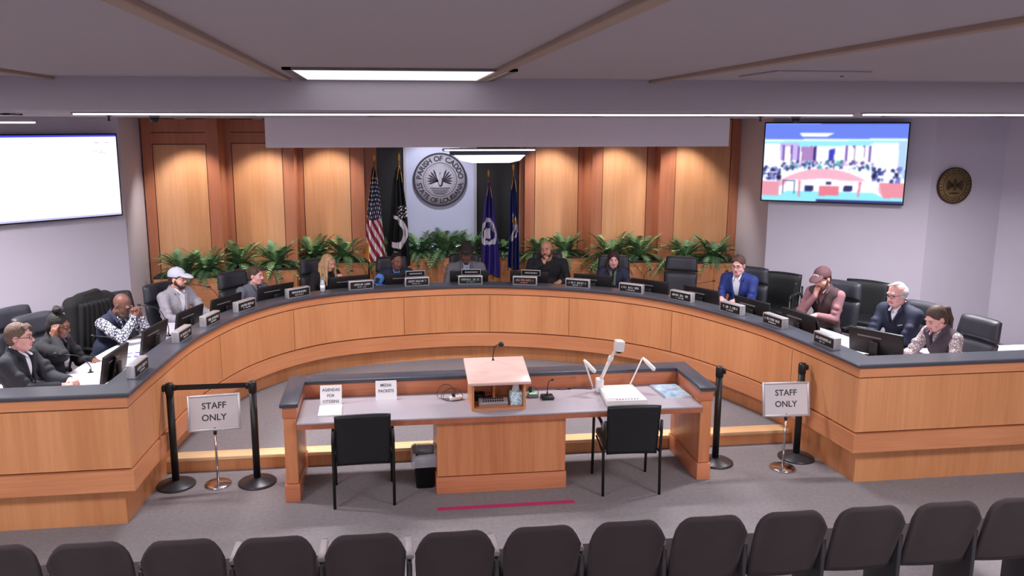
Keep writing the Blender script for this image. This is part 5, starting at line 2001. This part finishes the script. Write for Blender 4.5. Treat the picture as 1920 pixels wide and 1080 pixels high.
# guest armchairs along the right wall
dup(gc, (0, 0, Z_PLAT), 0)
c1 = [o for o in COL.objects if o.name.startswith('guest_armchair')][-1]
for o_, px, py, fd, lab in [(c1, 1466, 511, (-0.75, -0.75), 'black guest armchair standing by the wall beside the man in blue suit'),
                            (None, 1626, 526, (-0.75, -0.65), 'empty black guest armchair by the wall between the maroon cap and the white-haired man')]:
    o_ = o_ or dup(gc, (0, 0, 0), 0)
    f_ = Vector(fd).normalized()
    rz_ = math.atan2(-f_.x, f_.y)       # this chair's front is local +Y
    p_ = at(px, py, Z_PLAT + 0.87 * 1.12)
    b_ = Matrix.Rotation(rz_, 3, 'Z') @ Vector((0, -0.25, 0))
    o_.location, o_.rotation_euler, o_.scale = (p_.x - b_.x, p_.y - b_.y, Z_PLAT), (0, 0, rz_), (1.12, 1.12, 1.12)
    o_['label'] = lab
    o_['group'] = 'black guest armchairs along the right wall'
# ================================================================== PLANTERS AND FERNS
PL = [  # x0, x1, front Y, number of ferns
    (-3.36, -2.32, 12.16, 2), (-2.32, -1.38, 12.72, 2), (-1.36, -0.30, 13.28, 2), (-0.28, 2.42, 13.62, 5),
    (2.44, 3.56, 13.32, 2), (3.64, 4.70, 12.72, 2), (4.72, 5.72, 12.50, 2)]
labs = ['oak planter cabinet at the far left under the first timber bay', 'oak planter cabinet behind the man in grey shirt', 'oak planter cabinet behind the blond woman',
        'long oak planter cabinet under the seal and flags', 'oak planter cabinet behind the bald man', 'oak planter cabinet behind the dark-haired woman', 'oak planter cabinet at the right end behind the empty chair']
PTOP = 1.17
SOIL = mat('dark_trough', (44, 46, 44), rough=0.8)
for (x0, x1, Y, nf), lab in zip(PL, labs):
    t = thing('planter_cabinet', ((x0 + x1) / 2, Y, Z_PLAT), label=lab, cat='planter', group='oak planter cabinets along the back wall')
    yb = Y + 0.29
    MB().b2(x0, x1, Y + 0.012, yb, Z_PLAT, PTOP - 0.03).build('cabinet', WOOD, t, True)
    MB().b2(x0, x1, Y, yb, PTOP - 0.03, PTOP, bev=0.004).build('trough', SOIL, t, True)
    nd = 2 if x1 - x0 < 2 else 5
    dw = (x1 - x0) / nd
    for k in range(nd):
        MB().b2(x0 + k * dw + 0.05, x0 + (k + 1) * dw - 0.05, Y - 0.004, Y + 0.013, Z_PLAT + 0.08, PTOP - 0.11, bev=0.003).build('door', WOODH, t, True)
        d = [c for c in t.children][-1]
        MB().box((x0 + k * dw + dw / 2 - t.location.x, -0.018, PTOP - 0.155 - Z_PLAT), (0.05, 0.02, 0.012), bev=0.003).build('handle', BLACK, d)


def fern_mesh(seed):
    """a clump of arching fronds, each a rib with many leaflets"""
    rnd = random.Random(seed)
    m = MB()
    for i in range(84):
        a = rnd.uniform(0, 2 * pi)
        L_ = rnd.uniform(0.34, 0.58)
        up = rnd.uniform(0.3, 1.25)
        hd = Vector((cos(a), sin(a) * 0.6, 0))
        n = 12
        pts = []
        for k in range(n + 1):
            s = k / n
            r = L_ * (1.12 * s * (1.2 - 0.5 * up) + 0.05)
            z = L_ * (up * 0.98 * s - (0.80 + 0.30 * (1 - up)) * s * s * (0.6 if up > 0.8 else 1.0))
            q = hd * r
            if q.y > 0:
                q.y = 0.24 * (1 - math.exp(-q.y / 0.24)) * 0.8
            pts.append(q + Vector((0, 0, z + 0.02)))
        mi = 1 if rnd.random() < 0.22 else 0
        side = Vector((-hd.y, hd.x, 0)).normalized()
        tw = rnd.uniform(-0.5, 0.5)
        for k in range(1, n):
            s = k / n
            w_ = 0.105 * sin(pi * min(1, s * 0.85 + 0.12)) ** 0.8 * rnd.uniform(0.8, 1.1)
            t = (pts[k + 1] - pts[k]).normalized()
            nrm = side.cross(t)
            for sg in (-1, 1):
                d = (side * sg + t * 0.75 + nrm * (0.25 * tw - 0.15)).normalized()
                b0, b1 = pts[k] - t * 0.012, pts[k] + t * 0.016
                tip = pts[k] + d * w_
                mid = pts[k] + d * w_ * 0.4
                m.add([b0, mid - t * 0.012, tip, mid + t * 0.010, b1], [(0, 1, 2, 3, 4)], mi, False)
        e = pts[-1] + (pts[-1] - pts[-2])
        m.add([pts[-2] - side * 0.014, e, pts[-2] + side * 0.014], [(0, 1, 2)], mi)
        m.tube(pts, [0.0035] * n + [0.001], n=4, mi=mi)
    return m


fl = []
pots = []
for k in range(3):
    t = thing('potted_fern', (0, 0, 0), cat='plant', group='ferns in the planter cabinets')
    fern_mesh(20 + k).build('fronds', [FERN, FERN2], t)
    MB().lathe([(0.06, -0.10), (0.08, -0.004), (0.0, -0.004)], n=16).build('root_ball', SOIL, t)
    fl.append(t)
spots = []
LR = random.Random(7)
names = [
    'full green fern at the far left end, left of the white-capped man', 'full green fern above the man in white cap',
    'green fern just left of the man in grey shirt', 'tall green fern right of the man in grey shirt',
    'dense fern behind the blond woman\'s left side', 'dense fern behind the blond woman\'s right side',
    'small fern between the striped flag and the black flag', 'fern under the left part of the metal panel', 'fern under the middle of the metal panel',
    'bright fern behind the man in dark hat', 'fern between the violet flag and the navy flag',
    'fern right of the navy flag, left of the bald man', 'large fern right of the bald man',
    'pale-tipped fern above the dark-haired woman', 'fern right of the dark-haired woman',
    'fern behind the empty chair on the right', 'fern at the far right end of the planters']
k = 0
for px, py, yy in [(345, 500, 12.36), (388, 500, 12.34), (447, 488, 12.92), (520, 486, 12.90), (590, 474, 13.46), (645, 472, 13.44),
                   (728, 470, 13.80), (788, 470, 13.78), (836, 470, 13.80), (884, 466, 13.78), (944, 470, 13.80),
                   (1010, 470, 13.52), (1060, 466, 13.50), (1146, 470, 12.92), (1196, 472, 12.94), (1284, 474, 12.70), (1338, 474, 12.68)]:
    p = aty(px, py, yy)
    base = fl[k % 3]
    rz = LR.uniform(-0.25, 0.25)
    sc = LR.uniform(0.92, 1.08)
    if px in (728, 944, 1010):
        sc *= 0.8
    if k < 3:
        o = base
        o.location, o.rotation_euler, o.scale = (p.x, yy, PTOP + 0.005), (0, 0, rz), (sc, sc, sc)
        o['label'] = names[k]
    else:
        o = dup(base, (p.x, yy, PTOP + 0.005), rz, names[k], scale=sc)
    k += 1

# ================================================================== FLAGS
def flag(px_top, py_top, Y, px_l, px_r, py_bot, name, label, paint, mats, fringe=None, seed=1, open_=0.0):
    """pole with a cloth hanging in folds; paint(u, v) gives the material index of a spot of cloth"""
    top = aty(px_top, py_top, Y)
    pl, pr = aty(px_l, py_bot, Y), aty(px_r, py_bot, Y)
    t = thing(name, (top.x, Y, Z_PLAT), label=label, cat='flag', group='furled flags on poles before the back wall')
    o = Vector((top.x, Y, Z_PLAT))
    ht = top.z - Z_PLAT
    MB().lathe([(0.15, 0), (0.15, 0.02), (0.05, 0.05), (0.02, 0.09), (0.0, 0.09)], n=28).build('stand', GOLD, t)
    MB().tube([(0, 0, 0.04), (0, 0, ht)], 0.013, n=10).build('pole', mat('flag_pole', (150, 104, 60), rough=0.4), t)
    MB().lathe([(0.012, 0), (0.022, 0.02), (0.016, 0.05), (0.026, 0.07), (0.0, 0.15)], c=(0, 0, ht - 0.02), n=12).build('finial', GOLD, t)
    zb = pl.z - Z_PLAT
    zt = ht - 0.10
    xl, xr = pl.x - o.x, pr.x - o.x
    NU, NV = 110, 90
    vs, fs, mi = [], [], []
    rnd = random.Random(seed)
    ph = rnd.uniform(0, 6)
    for j in range(NV + 1):
        v = j / NV
        for i in range(NU + 1):
            u = i / NU
            spread = 0.12 + 0.88 * min(1, v * 1.1) ** 0.62
            x = (xl + (xr - xl) * u) * spread + 0.006 * sin(v * 9 + ph)
            amp = 0.055 * (0.35 + 0.65 * v)
            y = -0.03 + amp * sin(u * 2 * pi * 3.2 + ph + v * 1.3) + 0.02 * sin(u * 17 + ph * 2)
            z = zt - (zt - zb) * v - 0.05 * v * sin(u * pi * 2.2 + ph) * 0.6 - 0.10 * (u - 0.35) ** 2 * (1 - v)
            vs.append((x, y, z))
    for j in range(NV):
        for i in range(NU):
            a = j * (NU + 1) + i
            fs.append((a, a + 1, a + NU + 2, a + NU + 1))
            mi.append(paint(i / NU, j / NV))
    m = MB()
    m.v, m.f, m.m, m.s = vs, fs, mi, [True] * len(fs)
    c = m.build('cloth', mats, t)
    sol = c.modifiers.new('thickness', 'SOLIDIFY')
    sol.thickness = 0.003
    if fringe:
        m = MB()
        for i in range(0, NU, 1):
            p = Vector(vs[NV * (NU + 1) + i])
            q = Vector(vs[NV * (NU + 1) + i + 1])
            m.add([p + Vector((0, -0.004, 0)), q + Vector((0, -0.004, 0)), q + Vector((0, -0.004, -0.06)), p + Vector((0, -0.004, -0.06)),
                   p + Vector((0, 0.004, 0)), q + Vector((0, 0.004, 0)), q + Vector((0, 0.004, -0.06)), p + Vector((0, 0.004, -0.06))],
                  [(0, 3, 2, 1), (4, 5, 6, 7), (0, 1, 5, 4), (2, 3, 7, 6)])
        m.build('fringe', fringe, t)
    # gold cords and tassels
    MB().tube(smooth_path([(0, -0.03, zt + 0.02), (0.03, -0.07, zt - 0.12), (0.045, -0.08, zt - 0.26)], 5), 0.007, n=6).build('cord', GOLD, t)
    MB().tube(smooth_path([(0, -0.03, zt + 0.02), (-0.02, -0.07, zt - 0.10), (-0.04, -0.08, zt - 0.22)], 5), 0.007, n=6).build('cord', GOLD, t)
    return t


FRED = mat('flag_red', (176, 44, 66), rough=0.8, var=0.02)
FWHT = mat('flag_white', (250, 244, 250), rough=0.8, var=0.02)
FNAV = mat('flag_navy', (34, 40, 78), rough=0.8, var=0.02)
FBLK = mat('flag_black', (20, 20, 22), rough=0.85, var=0.02)
FVIO = mat('flag_violet', (70, 58, 150), rough=0.7, var=0.03)
FBLU = mat('flag_blue', (36, 52, 124), rough=0.7, var=0.03)
FGLD = mat('flag_gold', (226, 170, 70), rough=0.7, var=0.05)


def p_us(u, v):
    if v < 0.56 - 0.04 * abs(u - 0.5):
        # canton: stars in staggered rows
        a, b = u * 7.0, v * 22.0
        r = int(b)
        x = (a + (0.5 if r % 2 else 0)) % 1
        return 1 if ((x - 0.5) ** 2 / 0.05 + ((b % 1) - 0.5) ** 2 / 0.10) < 1 and 0.1 < v else 2
    s = (v * 1.0 - u * 0.42) * 13.5
    if u < 0.16 and v > 0.80:
        return 3
    return 0 if int(math.floor(s)) % 2 else 1


def p_pow(u, v):
    # black with the upper strands, a broad white crescent and a small line of writing
    x, y = u, v * 2.1
    if 0.2 < u < 1.01:
        r = math.hypot((u - 0.30) / 0.68, (y - 1.36) / 0.34)
        if 0.64 < r < 1.0 and not (u < 0.5 and y < 1.25 and r < 0.8):
            return 0
        if 0.78 < y < 1.04 and u > 0.35 + (1.04 - y) * 0.6:
            return 0 if int((u * 9 + y * 24)) % 2 == 0 and int(y * 40 - u * 8) % 3 else 1
        if 1.76 < y < 1.80 and 0.30 < u < 0.50:
            return 0
    return 1


def p_vio(u, v):
    y = v * 2.35
    r = math.hypot((u - 0.42) / 0.54, (y - 1.22) / 0.34)
    if 0.72 < r < 1.02:
        return 1
    if u > 0.52 and r < 0.8 and y < 1.2 and int(u * 22 + y * 6) % 2 == 0:
        return 1
    if 0.10 < u < 0.50 and 1.14 < y < 1.40:
        return 1
    return 0


def p_nav(u, v):
    y = v * 2.2
    c = 1.24 + 0.15 * (u - 0.5)
    if 0.78 < y < 1.55 and 0.15 < u < 0.95:
        if 0.30 < u and 1.0 < y < 1.1:
            return 2
        w_ = math.sin((y - 0.78) / 0.77 * pi)
        if abs(u - 0.5 - 0.22 * sin(y * 7)) < 0.36 * w_ and (int(u * 12 + y * 10) % 4):
            return 1
    return 0


flag(702, 300, 13.35, 686, 722, 488, 'striped_flag', 'red and white striped flag with starred blue canton hanging furled, leftmost', p_us, [FRED, FWHT, FNAV, FGLD], seed=2)
flag(748, 300, 13.42, 726, 769, 500, 'black_flag', 'black flag with white crescent emblem, beside the striped flag', p_pow, [FWHT, FBLK], seed=5)
flag(916, 330, 13.35, 900, 937, 518, 'violet_flag', 'violet-blue flag with white ring emblem and gold fringe, right of the seal', p_vio, [FVIO, FWHT], fringe=FGLD, seed=3)
flag(962, 318, 13.30, 951, 973, 505, 'navy_flag', 'navy flag with white and gold emblem, rightmost of the flags', p_nav, [FBLU, FWHT, FGLD], seed=9)

# ================================================================== ROUND SEALS
c = aty(825, 337, 13.9)
rad = abs(aty(875, 337, 13.9).x - aty(775, 337, 13.9).x) / 2
seal = thing('parish_seal', (c.x, 13.93, c.z), label='large round black and white parish seal on the pale metal panel', cat='seal')
Mf = Matrix.Rotation(pi / 2, 4, 'X')      # discs face -Y
MB().lathe([(rad, 0), (rad, 0.03), (0, 0.03)], n=72, M=Mf).build('disc', mat('seal_white', (186, 182, 194), rough=0.5, var=0.01), seal)
SINK = mat('seal_ink', (44, 42, 52), rough=0.6, var=0)


def ring(r0, r1, z0, z1, n=72):
    m = MB()
    m.lathe([(r0, z0), (r1, z0), (r1, z1), (r0, z1), (r0, z0)], n=n, M=Mf, sm=False)
    m.f, m.m, m.s = m.f[:-2], m.m[:-2], m.s[:-2]
    return m


ring(rad * 0.935, rad * 1.0, 0.0, 0.036).build('rim', SINK, seal)
ring(rad * 0.615, rad * 0.635, 0.030, 0.0335).build('inner_ring', SINK, seal)
tx = MB()


def arc_text(m, s, r, size, a0, a1, zf, inside=False, bold=0.03):
    """letters spaced along a circle; angles in degrees, clockwise from the top"""
    n = len(s)
    ws = [text_geo(ch, size, bold)[2] if ch != ' ' else size * 0.35 for ch in s]
    gap = 0.0
    tot = sum(ws)
    span = R(a1 - a0) * r
    gap = (span - tot) / (n - 1)
    p = 0
    for ch, w_ in zip(s, ws):
        a = R(a0) + (p + w_ / 2) / r
        p += w_ + gap
        if ch == ' ':
            continue
        if inside:      # bottom text, reading left to right
            aa = a
            rr = r
            M = Matrix.Translation((-rr * sin(aa) * -1, 0, 0))
            pos = Vector((rr * sin(aa), -zf, rr * cos(aa)))
            up = Vector((-sin(aa), 0, -cos(aa)))
        else:
            pos = Vector((r * sin(a), -zf, r * cos(a)))
            up = Vector((sin(a), 0, cos(a)))
        xd = up.cross(Vector((0, -1, 0))) * -1
        xd = Vector((up.z, 0, -up.x))
        put_text(m, ch, size, frame(pos, xd, up), bold=bold, y=-size * 0.35)


arc_text(tx, 'PARISH OF CADDO', rad * 0.79, rad * 0.27, -88, 88, 0.0335)
# the lower half reads left to right along the bottom: lay it out counter-clockwise
def arc_text_low(m, s, r, size, a0, a1, zf, bold=0.03):
    ws = [text_geo(ch, size, bold)[2] if ch != ' ' else size * 0.35 for ch in s]
    span = R(abs(a1 - a0)) * r
    gap = (span - sum(ws)) / (len(s) - 1)
    p = 0
    for ch, w_ in zip(s, ws):
        a = R(a0) - (p + w_ / 2) / r
        p += w_ + gap
        if ch == ' ':
            continue
        pos = Vector((r * sin(a), -zf, r * cos(a)))
        up = Vector((-sin(a), 0, -cos(a)))
        put_text(m, ch, size, frame(pos, Vector((up.z, 0, -up.x)), up), bold=bold, y=-size * 0.35)


arc_text_low(tx, 'STATE OF LOUISIANA', rad * 0.79, rad * 0.25, 262, 98, 0.0335)
tx.build('lettering', SINK, seal)
# bird emblem: body, neck, spread wings, nest
em = MB()
def poly_face(m, pts, z, mi=0):
    m.prism([(x * rad, y * rad) for x, y in pts], 0.0, z, mi=mi, M=Matrix.Translation((0, -0.030, 0)) @ Mf)
for sg in (-1, 1):
    for k in range(6):
        a = R(20 + k * 17)
        L_ = 0.50 - 0.02 * k
        b = Vector((sg * 0.08, -0.06))
        d = Vector((sg * sin(a), cos(a)))
        n_ = Vector((-d.y, d.x))
        poly_face(em, [tuple(b + n_ * 0.012), tuple(b + d * L_ * 0.7 + n_ * 0.034), tuple(b + d * L_), tuple(b + d * L_ * 0.7 - n_ * 0.034), tuple(b - n_ * 0.012)], 0.003)
poly_face(em, [(0.02 + 0.10 * cos(a) * 1.0, -0.08 + 0.19 * sin(a)) for a in [i * 2 * pi / 20 for i in range(20)]], 0.0045, 0)
em.build('bird_wings', SINK, seal)
eb = MB()
eb.prism([((0.0 + 0.065 * cos(a)) * rad, (0.02 + 0.23 * sin(a)) * rad) for a in [i * 2 * pi / 20 for i in range(20)]], 0, 0.006, M=Matrix.Translation((0, -0.030, 0)) @ Mf)
eb.prism([((0.02 + 0.06 * cos(a)) * rad, (0.26 + 0.05 * sin(a)) * rad) for a in [i * 2 * pi / 14 for i in range(14)]], 0, 0.006, M=Matrix.Translation((0, -0.030, 0)) @ Mf)
eb.build('bird_body', mat('seal_white', (226, 222, 230)), seal)
ne = MB()
for k in range(4):
    w_ = 0.40 - 0.06 * k
    ne.prism([(-w_ * rad / 1, (-0.30 - 0.07 * k) * rad), (w_ * rad, (-0.30 - 0.07 * k) * rad), (w_ * 0.86 * rad, (-0.335 - 0.07 * k) * rad), (-w_ * 0.86 * rad, (-0.335 - 0.07 * k) * rad)], 0, 0.003,
             M=Matrix.Translation((0, -0.030, 0)) @ Mf)
ne.build('nest', SINK, seal)
dots = MB()
for k in range(40):
    a = 2 * pi * k / 40
    if abs(sin(a / 2)) < 0.12:
        continue
    dots.box((rad * 0.55 * sin(a), -0.031, rad * 0.55 * cos(a)), (0.012, 0.004, 0.012), rot=Matrix.Rotation(a, 3, 'Y'))
dots.build('dot_circle', SINK, seal)

# bronze seal on the right wall
c = Vector((7.12 + 0.33, 9.955, 0))
yy = 10.54 
c = aty(1790, 348, yy - 0.02)
r2 = abs(aty(1821, 348, yy).x - aty(1759, 348, yy).x) / 2
bs = thing('bronze_seal', (c.x, yy + 0.006, c.z), label='round bronze seal on the right wall beside the room-view screen', cat='seal')
BRZ = mat('bronze', (150, 126, 84), rough=0.45, metal=0.5, var=0.08, scale=20)
BRD = mat('bronze_dark', (78, 60, 44), rough=0.5, metal=0.4)
MB().lathe([(r2, 0), (r2, 0.02), (r2 * 0.96, 0.03), (0, 0.03)], n=56, M=Mf).build('disc', BRZ, bs)
ring(r2 * 0.94, r2 * 1.01, 0.0, 0.035).build('rim', BRD, bs)
ring(r2 * 0.68, r2 * 0.71, 0.028, 0.034).build('inner_ring', BRD, bs)
m = MB()
for k in range(30):
    a = 2 * pi * k / 30
    m.box((r2 * 0.83 * sin(a), -0.0305, r2 * 0.83 * cos(a)), (r2 * 0.06, 0.006, r2 * (0.13 if k % 4 else 0.05)), rot=Matrix.Rotation(a, 3, 'Y'))
m.build('raised_marks', BRD, bs)
m = MB()
for sg in (-1, 1):
    for k in range(5):
        a = R(55 + k * 17)
        d = Vector((sg * sin(a), cos(a))); n_ = Vector((-d.y, d.x)); b = Vector((sg * 0.06, 0.02))
        m.prism([tuple((b + n_ * 0.02) * r2), tuple((b + d * 0.4 + n_ * 0.05) * r2), tuple((b + d * 0.55) * r2), tuple((b + d * 0.4 - n_ * 0.05) * r2), tuple((b - n_ * 0.02) * r2)], 0, 0.004, M=Matrix.Translation((0, -0.030, 0)) @ Mf)
m.prism([(0.11 * r2 * cos(a), (0.05 + 0.34 * sin(a)) * r2) for a in [i * 2 * pi / 18 for i in range(18)]], 0, 0.006, M=Matrix.Translation((0, -0.030, 0)) @ Mf)
m.prism([(0.34 * r2 * cos(a), (-0.42 + 0.05 * sin(a)) * r2) for a in [i * 2 * pi / 18 for i in range(18)]], 0, 0.005, M=Matrix.Translation((0, -0.030, 0)) @ Mf)
m.build('bird_relief', BRD, bs)

# ================================================================== WALL SCREENS
def tv(name, P0, P1, ztop, zbot, label, picture, W_, H_, strength, back):
    """P0 left, P1 right end of the screen in plan (seen from the room)"""
    P0, P1 = Vector((P0[0], P0[1], 0)), Vector((P1[0], P1[1], 0))
    xd = (P1 - P0).normalized()
    yd = Vector((-xd.y, xd.x, 0))            # away from the room
    c = (P0 + P1) / 2
    t = thing(name, (c.x, c.y, zbot), label=label, cat='television')
    t.rotation_euler = (0, 0, math.atan2(xd.y, xd.x))
    w_, h_ = (P1 - P0).length, ztop - zbot
    MB().b2(-w_ / 2, w_ / 2, 0.0, 0.05, 0, h_, bev=0.006).build('housing', BLACK, t)
    MB().b2(-0.25, 0.25, 0.05, back, h_ * 0.3, h_ * 0.7).build('wall_bracket', BLACK, t)
    b = 0.018
    nx, ny = picture.shape[1], picture.shape[0]
    vs, fs = [], []
    for j in range(ny + 1):
        for i in range(nx + 1):
            vs.append((-w_ / 2 + b + (w_ - 2 * b) * i / nx, -0.0015, h_ - b - (h_ - 2 * b) * j / ny))
    for j in range(ny):
        for i in range(nx):
            a = j * (nx + 1) + i
            fs.append((a, a + nx + 1, a + nx + 2, a + 1))
    me = bpy.data.meshes.new('screen')
    me.from_pydata(vs, [], fs)
    ca = me.color_attributes.new('Col', 'FLOAT_COLOR', 'CORNER')
    col = np.ones((ny * nx, 4, 4), np.float32)
    pl_ = picture.reshape(-1, 3) / 255.0
    pl_ = np.where(pl_ <= 0.04045, pl_ / 12.92, ((pl_ + 0.055) / 1.055) ** 2.4)
    col[:, :, :3] = pl_[:, None, :]
    ca.data.foreach_set('color', col.ravel())
    me.materials.append(attr_mat('screen_' + name, strength))
    so = bpy.data.objects.new('screen', me)
    COL.objects.link(so)
    so.parent = t
    return t


def paint_room():
    W_, H_ = 192, 108
    im = np.zeros((H_, W_, 3), np.float32)
    yy, xx = np.mgrid[0:H_, 0:W_]
    X, Y = xx / W_, yy / H_

    def fill(poly, c):
        """even-odd polygon fill, unit coordinates"""
        ins = np.zeros((H_, W_), bool)
        n = len(poly)
        for i in range(n):
            x0, y0 = poly[i]
            x1, y1 = poly[(i + 1) % n]
            if y0 == y1:
                continue
            cnd = ((Y >= min(y0, y1)) & (Y < max(y0, y1)))
            xi = x0 + (Y - y0) * (x1 - x0) / (y1 - y0)
            ins ^= cnd & (X < xi)
        im[ins] = c
    im[:] = (104, 128, 232)
    im[Y > 0.21] = (150, 226, 250)
    im[Y > 0.25] = (246, 248, 255)
    fill([(0, .20), (1, .18), (1, .205), (0, .225)], (230, 250, 255))
    fill([(.25, .12), (.49, .12), (.45, .16), (.27, .16)], (255, 255, 255))
    fill([(.11, .25), (.25, .25), (.25, .47), (.12, .47)], (196, 180, 236))
    for x in (.13, .19, .24, .27, .30, .33, .36, .58, .63, .70, .74):
        fill([(x, .27), (x + .016, .27), (x + .018, .48), (x + .002, .48)], (120, 90, 170))
    fill([(.27, .29), (.37, .29), (.37, .47), (.28, .47)], (170, 130, 190))
    fill([(.355, .29), (.375, .29), (.375, .47), (.355, .47)], (44, 40, 110))
    fill([(.465, .33), (.51, .31), (.50, .47), (.465, .47)], (60, 60, 190))
    fill([(.25, .25), (.74, .24), (.74, .27), (.25, .29)], (150, 226, 250))
    for x in (.15, .52, .60, .67):
        fill([(x, .29), (x + .04, .29), (x + .045, .47), (x, .47)], (255, 244, 236))
    fill([(.77, .24), (.94, .24), (.93, .42), (.77, .42)], (255, 255, 255))
    fill([(.94, .22), (1, .2), (1, .70), (.95, .62)], (176, 206, 250))
    rn = random.Random(3)
    for k in range(150):
        x = rn.uniform(.13, .78)
        y = .52 + .30 * (x - .46) ** 2 + rn.uniform(-.05, .04)
        s = rn.uniform(.004, .012)
        fill([(x - s, y - s * 2), (x + s, y - s * 2), (x + s, y + s * 2), (x - s, y + s * 2)],
             rn.choice([(60, 70, 120), (90, 190, 190), (70, 120, 150), (190, 160, 220), (240, 240, 250), (110, 80, 150)]))
    for k in range(90):
        sx = rn.choice([0, 1])
        x = rn.uniform(.0, .12) if sx else rn.uniform(.78, .97)
        y = rn.uniform(.56, .72)
        s = rn.uniform(.006, .014)
        fill([(x - s, y - s * 2), (x + s, y - s * 2), (x + s, y + s * 2), (x - s, y + s * 2)], rn.choice([(30, 30, 80), (50, 60, 130), (230, 240, 255), (120, 120, 190)]))
    up = [(.12 + .68 * i / 24, .57 + .75 * ((i / 24) - .47) ** 2) for i in range(25)]
    lo = [(.12 + .68 * i / 24, .70 + .5 * ((i / 24) - .47) ** 2) for i in range(25)]
    fill([(.10, .75)] + up + [(.86, .74)] + [(.86, .90)] + lo[::-1] + [(.10, .90)], (236, 176, 196))
    fill([(.0, .75), (.125, .75), (.125, .93), (0, .94)], (226, 150, 170))
    fill([(.83, .74), (1, .74), (1, .92), (.86, .93)], (226, 140, 158))
    fill([(.18, .72), (.80, .72), (.84, .88), (.14, .88)], (240, 250, 255))
    fill([(0, .93), (.12, .93), (.18, .87), (.80, .87), (.88, .93), (1, .92), (1, 1), (0, 1)], (140, 226, 240))
    fill([(.26, .73), (.70, .72), (.71, .77), (.25, .78)], (248, 236, 250))
    fill([(.26, .73), (.28, .73), (.28, .94), (.265, .94)], (220, 140, 160))
    fill([(.69, .73), (.71, .73), (.70, .92), (.685, .92)], (220, 140, 160))
    fill([(.415, .79), (.555, .79), (.555, .91), (.415, .92)], (224, 120, 140))
    fill([(.31, .79), (.37, .79), (.37, .86), (.31, .87)], (40, 40, 100))
    fill([(.59, .78), (.65, .78), (.65, .85), (.585, .86)], (40, 40, 100))
    fill([(.15, .73), (.235, .73), (.235, .735), (.15, .735)], (30, 30, 90))
    for x in (.15, .23):
        fill([(x, .73), (x + .006, .73), (x + .006, .90), (x, .90)], (30, 30, 90))
    fill([(.46, .74), (.50, .74), (.50, .77), (.46, .77)], (60, 50, 90))
    fill([(.77, .74), (.83, .73), (.83, .80), (.77, .80)], (236, 250, 255))
    fill([(0, .965), (.48, .965), (1, .965), (1, 1), (0, 1)], (20, 18, 90))
    fill([(0, .965), (.4, .965), (.4, 1), (0, 1)], (150, 226, 240))
    for _ in range(2):
        im = (im + np.roll(im, 1, 0) + np.roll(im, -1, 0) + np.roll(im, 1, 1) + np.roll(im, -1, 1)) / 5
    return im


def paint_white():
    W_, H_ = 160, 90
    im = np.zeros((H_, W_, 3), np.float32)
    im[:] = (252, 252, 250)
    im[0:2] = (70, 70, 230)
    im[-2:] = (190, 190, 240)
    rn = random.Random(5)
    for r0, x0, x1 in ((8, 136, 141), (8, 146, 151), (17, 135, 138), (17, 141, 147), (19, 141, 147), (8, 66, 72)):
        for x in range(x0, x1):
            if rn.random() > 0.3:
                im[r0, x] = (196, 192, 206)
    return im


# right screen: ends taken along the canted wall, 0.13 m off it
def along(a, b, d0, off):
    a, b = Vector((a[0], a[1])), Vector((b[0], b[1]))
    d = (b - a).normalized()
    n = Vector((d.y, -d.x))
    return d, n


wa, wb_ = Vector(WR[2]), Vector(WR[3])
d = (wb_ - wa).normalized()
nrm = Vector((d.y, -d.x))
if nrm.y > 0:
    nrm = -nrm
# find the spots of the wall-parallel line (13 cm off the wall) under the screen's two edges
def hit(px, a, dirv):
    """where the vertical plane through the pixel column meets the plan line a + s*dir"""
    p0, p1 = at(px, 330, 2.6), Vector((0, 0, 0))
    r = Vector((p0.x, p0.y))
    # solve r*k = a + s*dir
    M = Matrix(((r.x, -dirv.x), (r.y, -dirv.y)))
    k, s = M.inverted() @ a
    return a + dirv * s


a = wa + nrm * 0.14
q0, q1 = hit(1428, a, d), hit(1699, a, d)
zt = aty(1430, 230, q0.y).z * 0.5 + aty(1702, 228, q1.y).z * 0.5
zb = aty(1427, 377, q0.y).z * 0.5 + aty(1694, 385, q1.y).z * 0.5
tv('wall_television', q0, q1, zt, zb, 'wall screen at right showing a live view of this same room', paint_room(), 1.8, 1.0, 0.85, 0.138)
wa, wb_ = Vector(WL[2]), Vector(WL[3])
d = (wb_ - wa).normalized()
nrm = Vector((-d.y, d.x))
if nrm.y > 0:
    nrm = -nrm
a = wa + nrm * 0.14
q1 = hit(225, a, d)
zt, zb = aty(220, 250, q1.y).z, aty(229, 404, q1.y).z
q0 = q1 + d * ((zt - zb) * 16 / 9)
tv('wall_television', q0, q1, zt, zb, 'large blank white wall screen at the left edge', paint_white(), 1.8, 1.0, 1.15, 0.138)
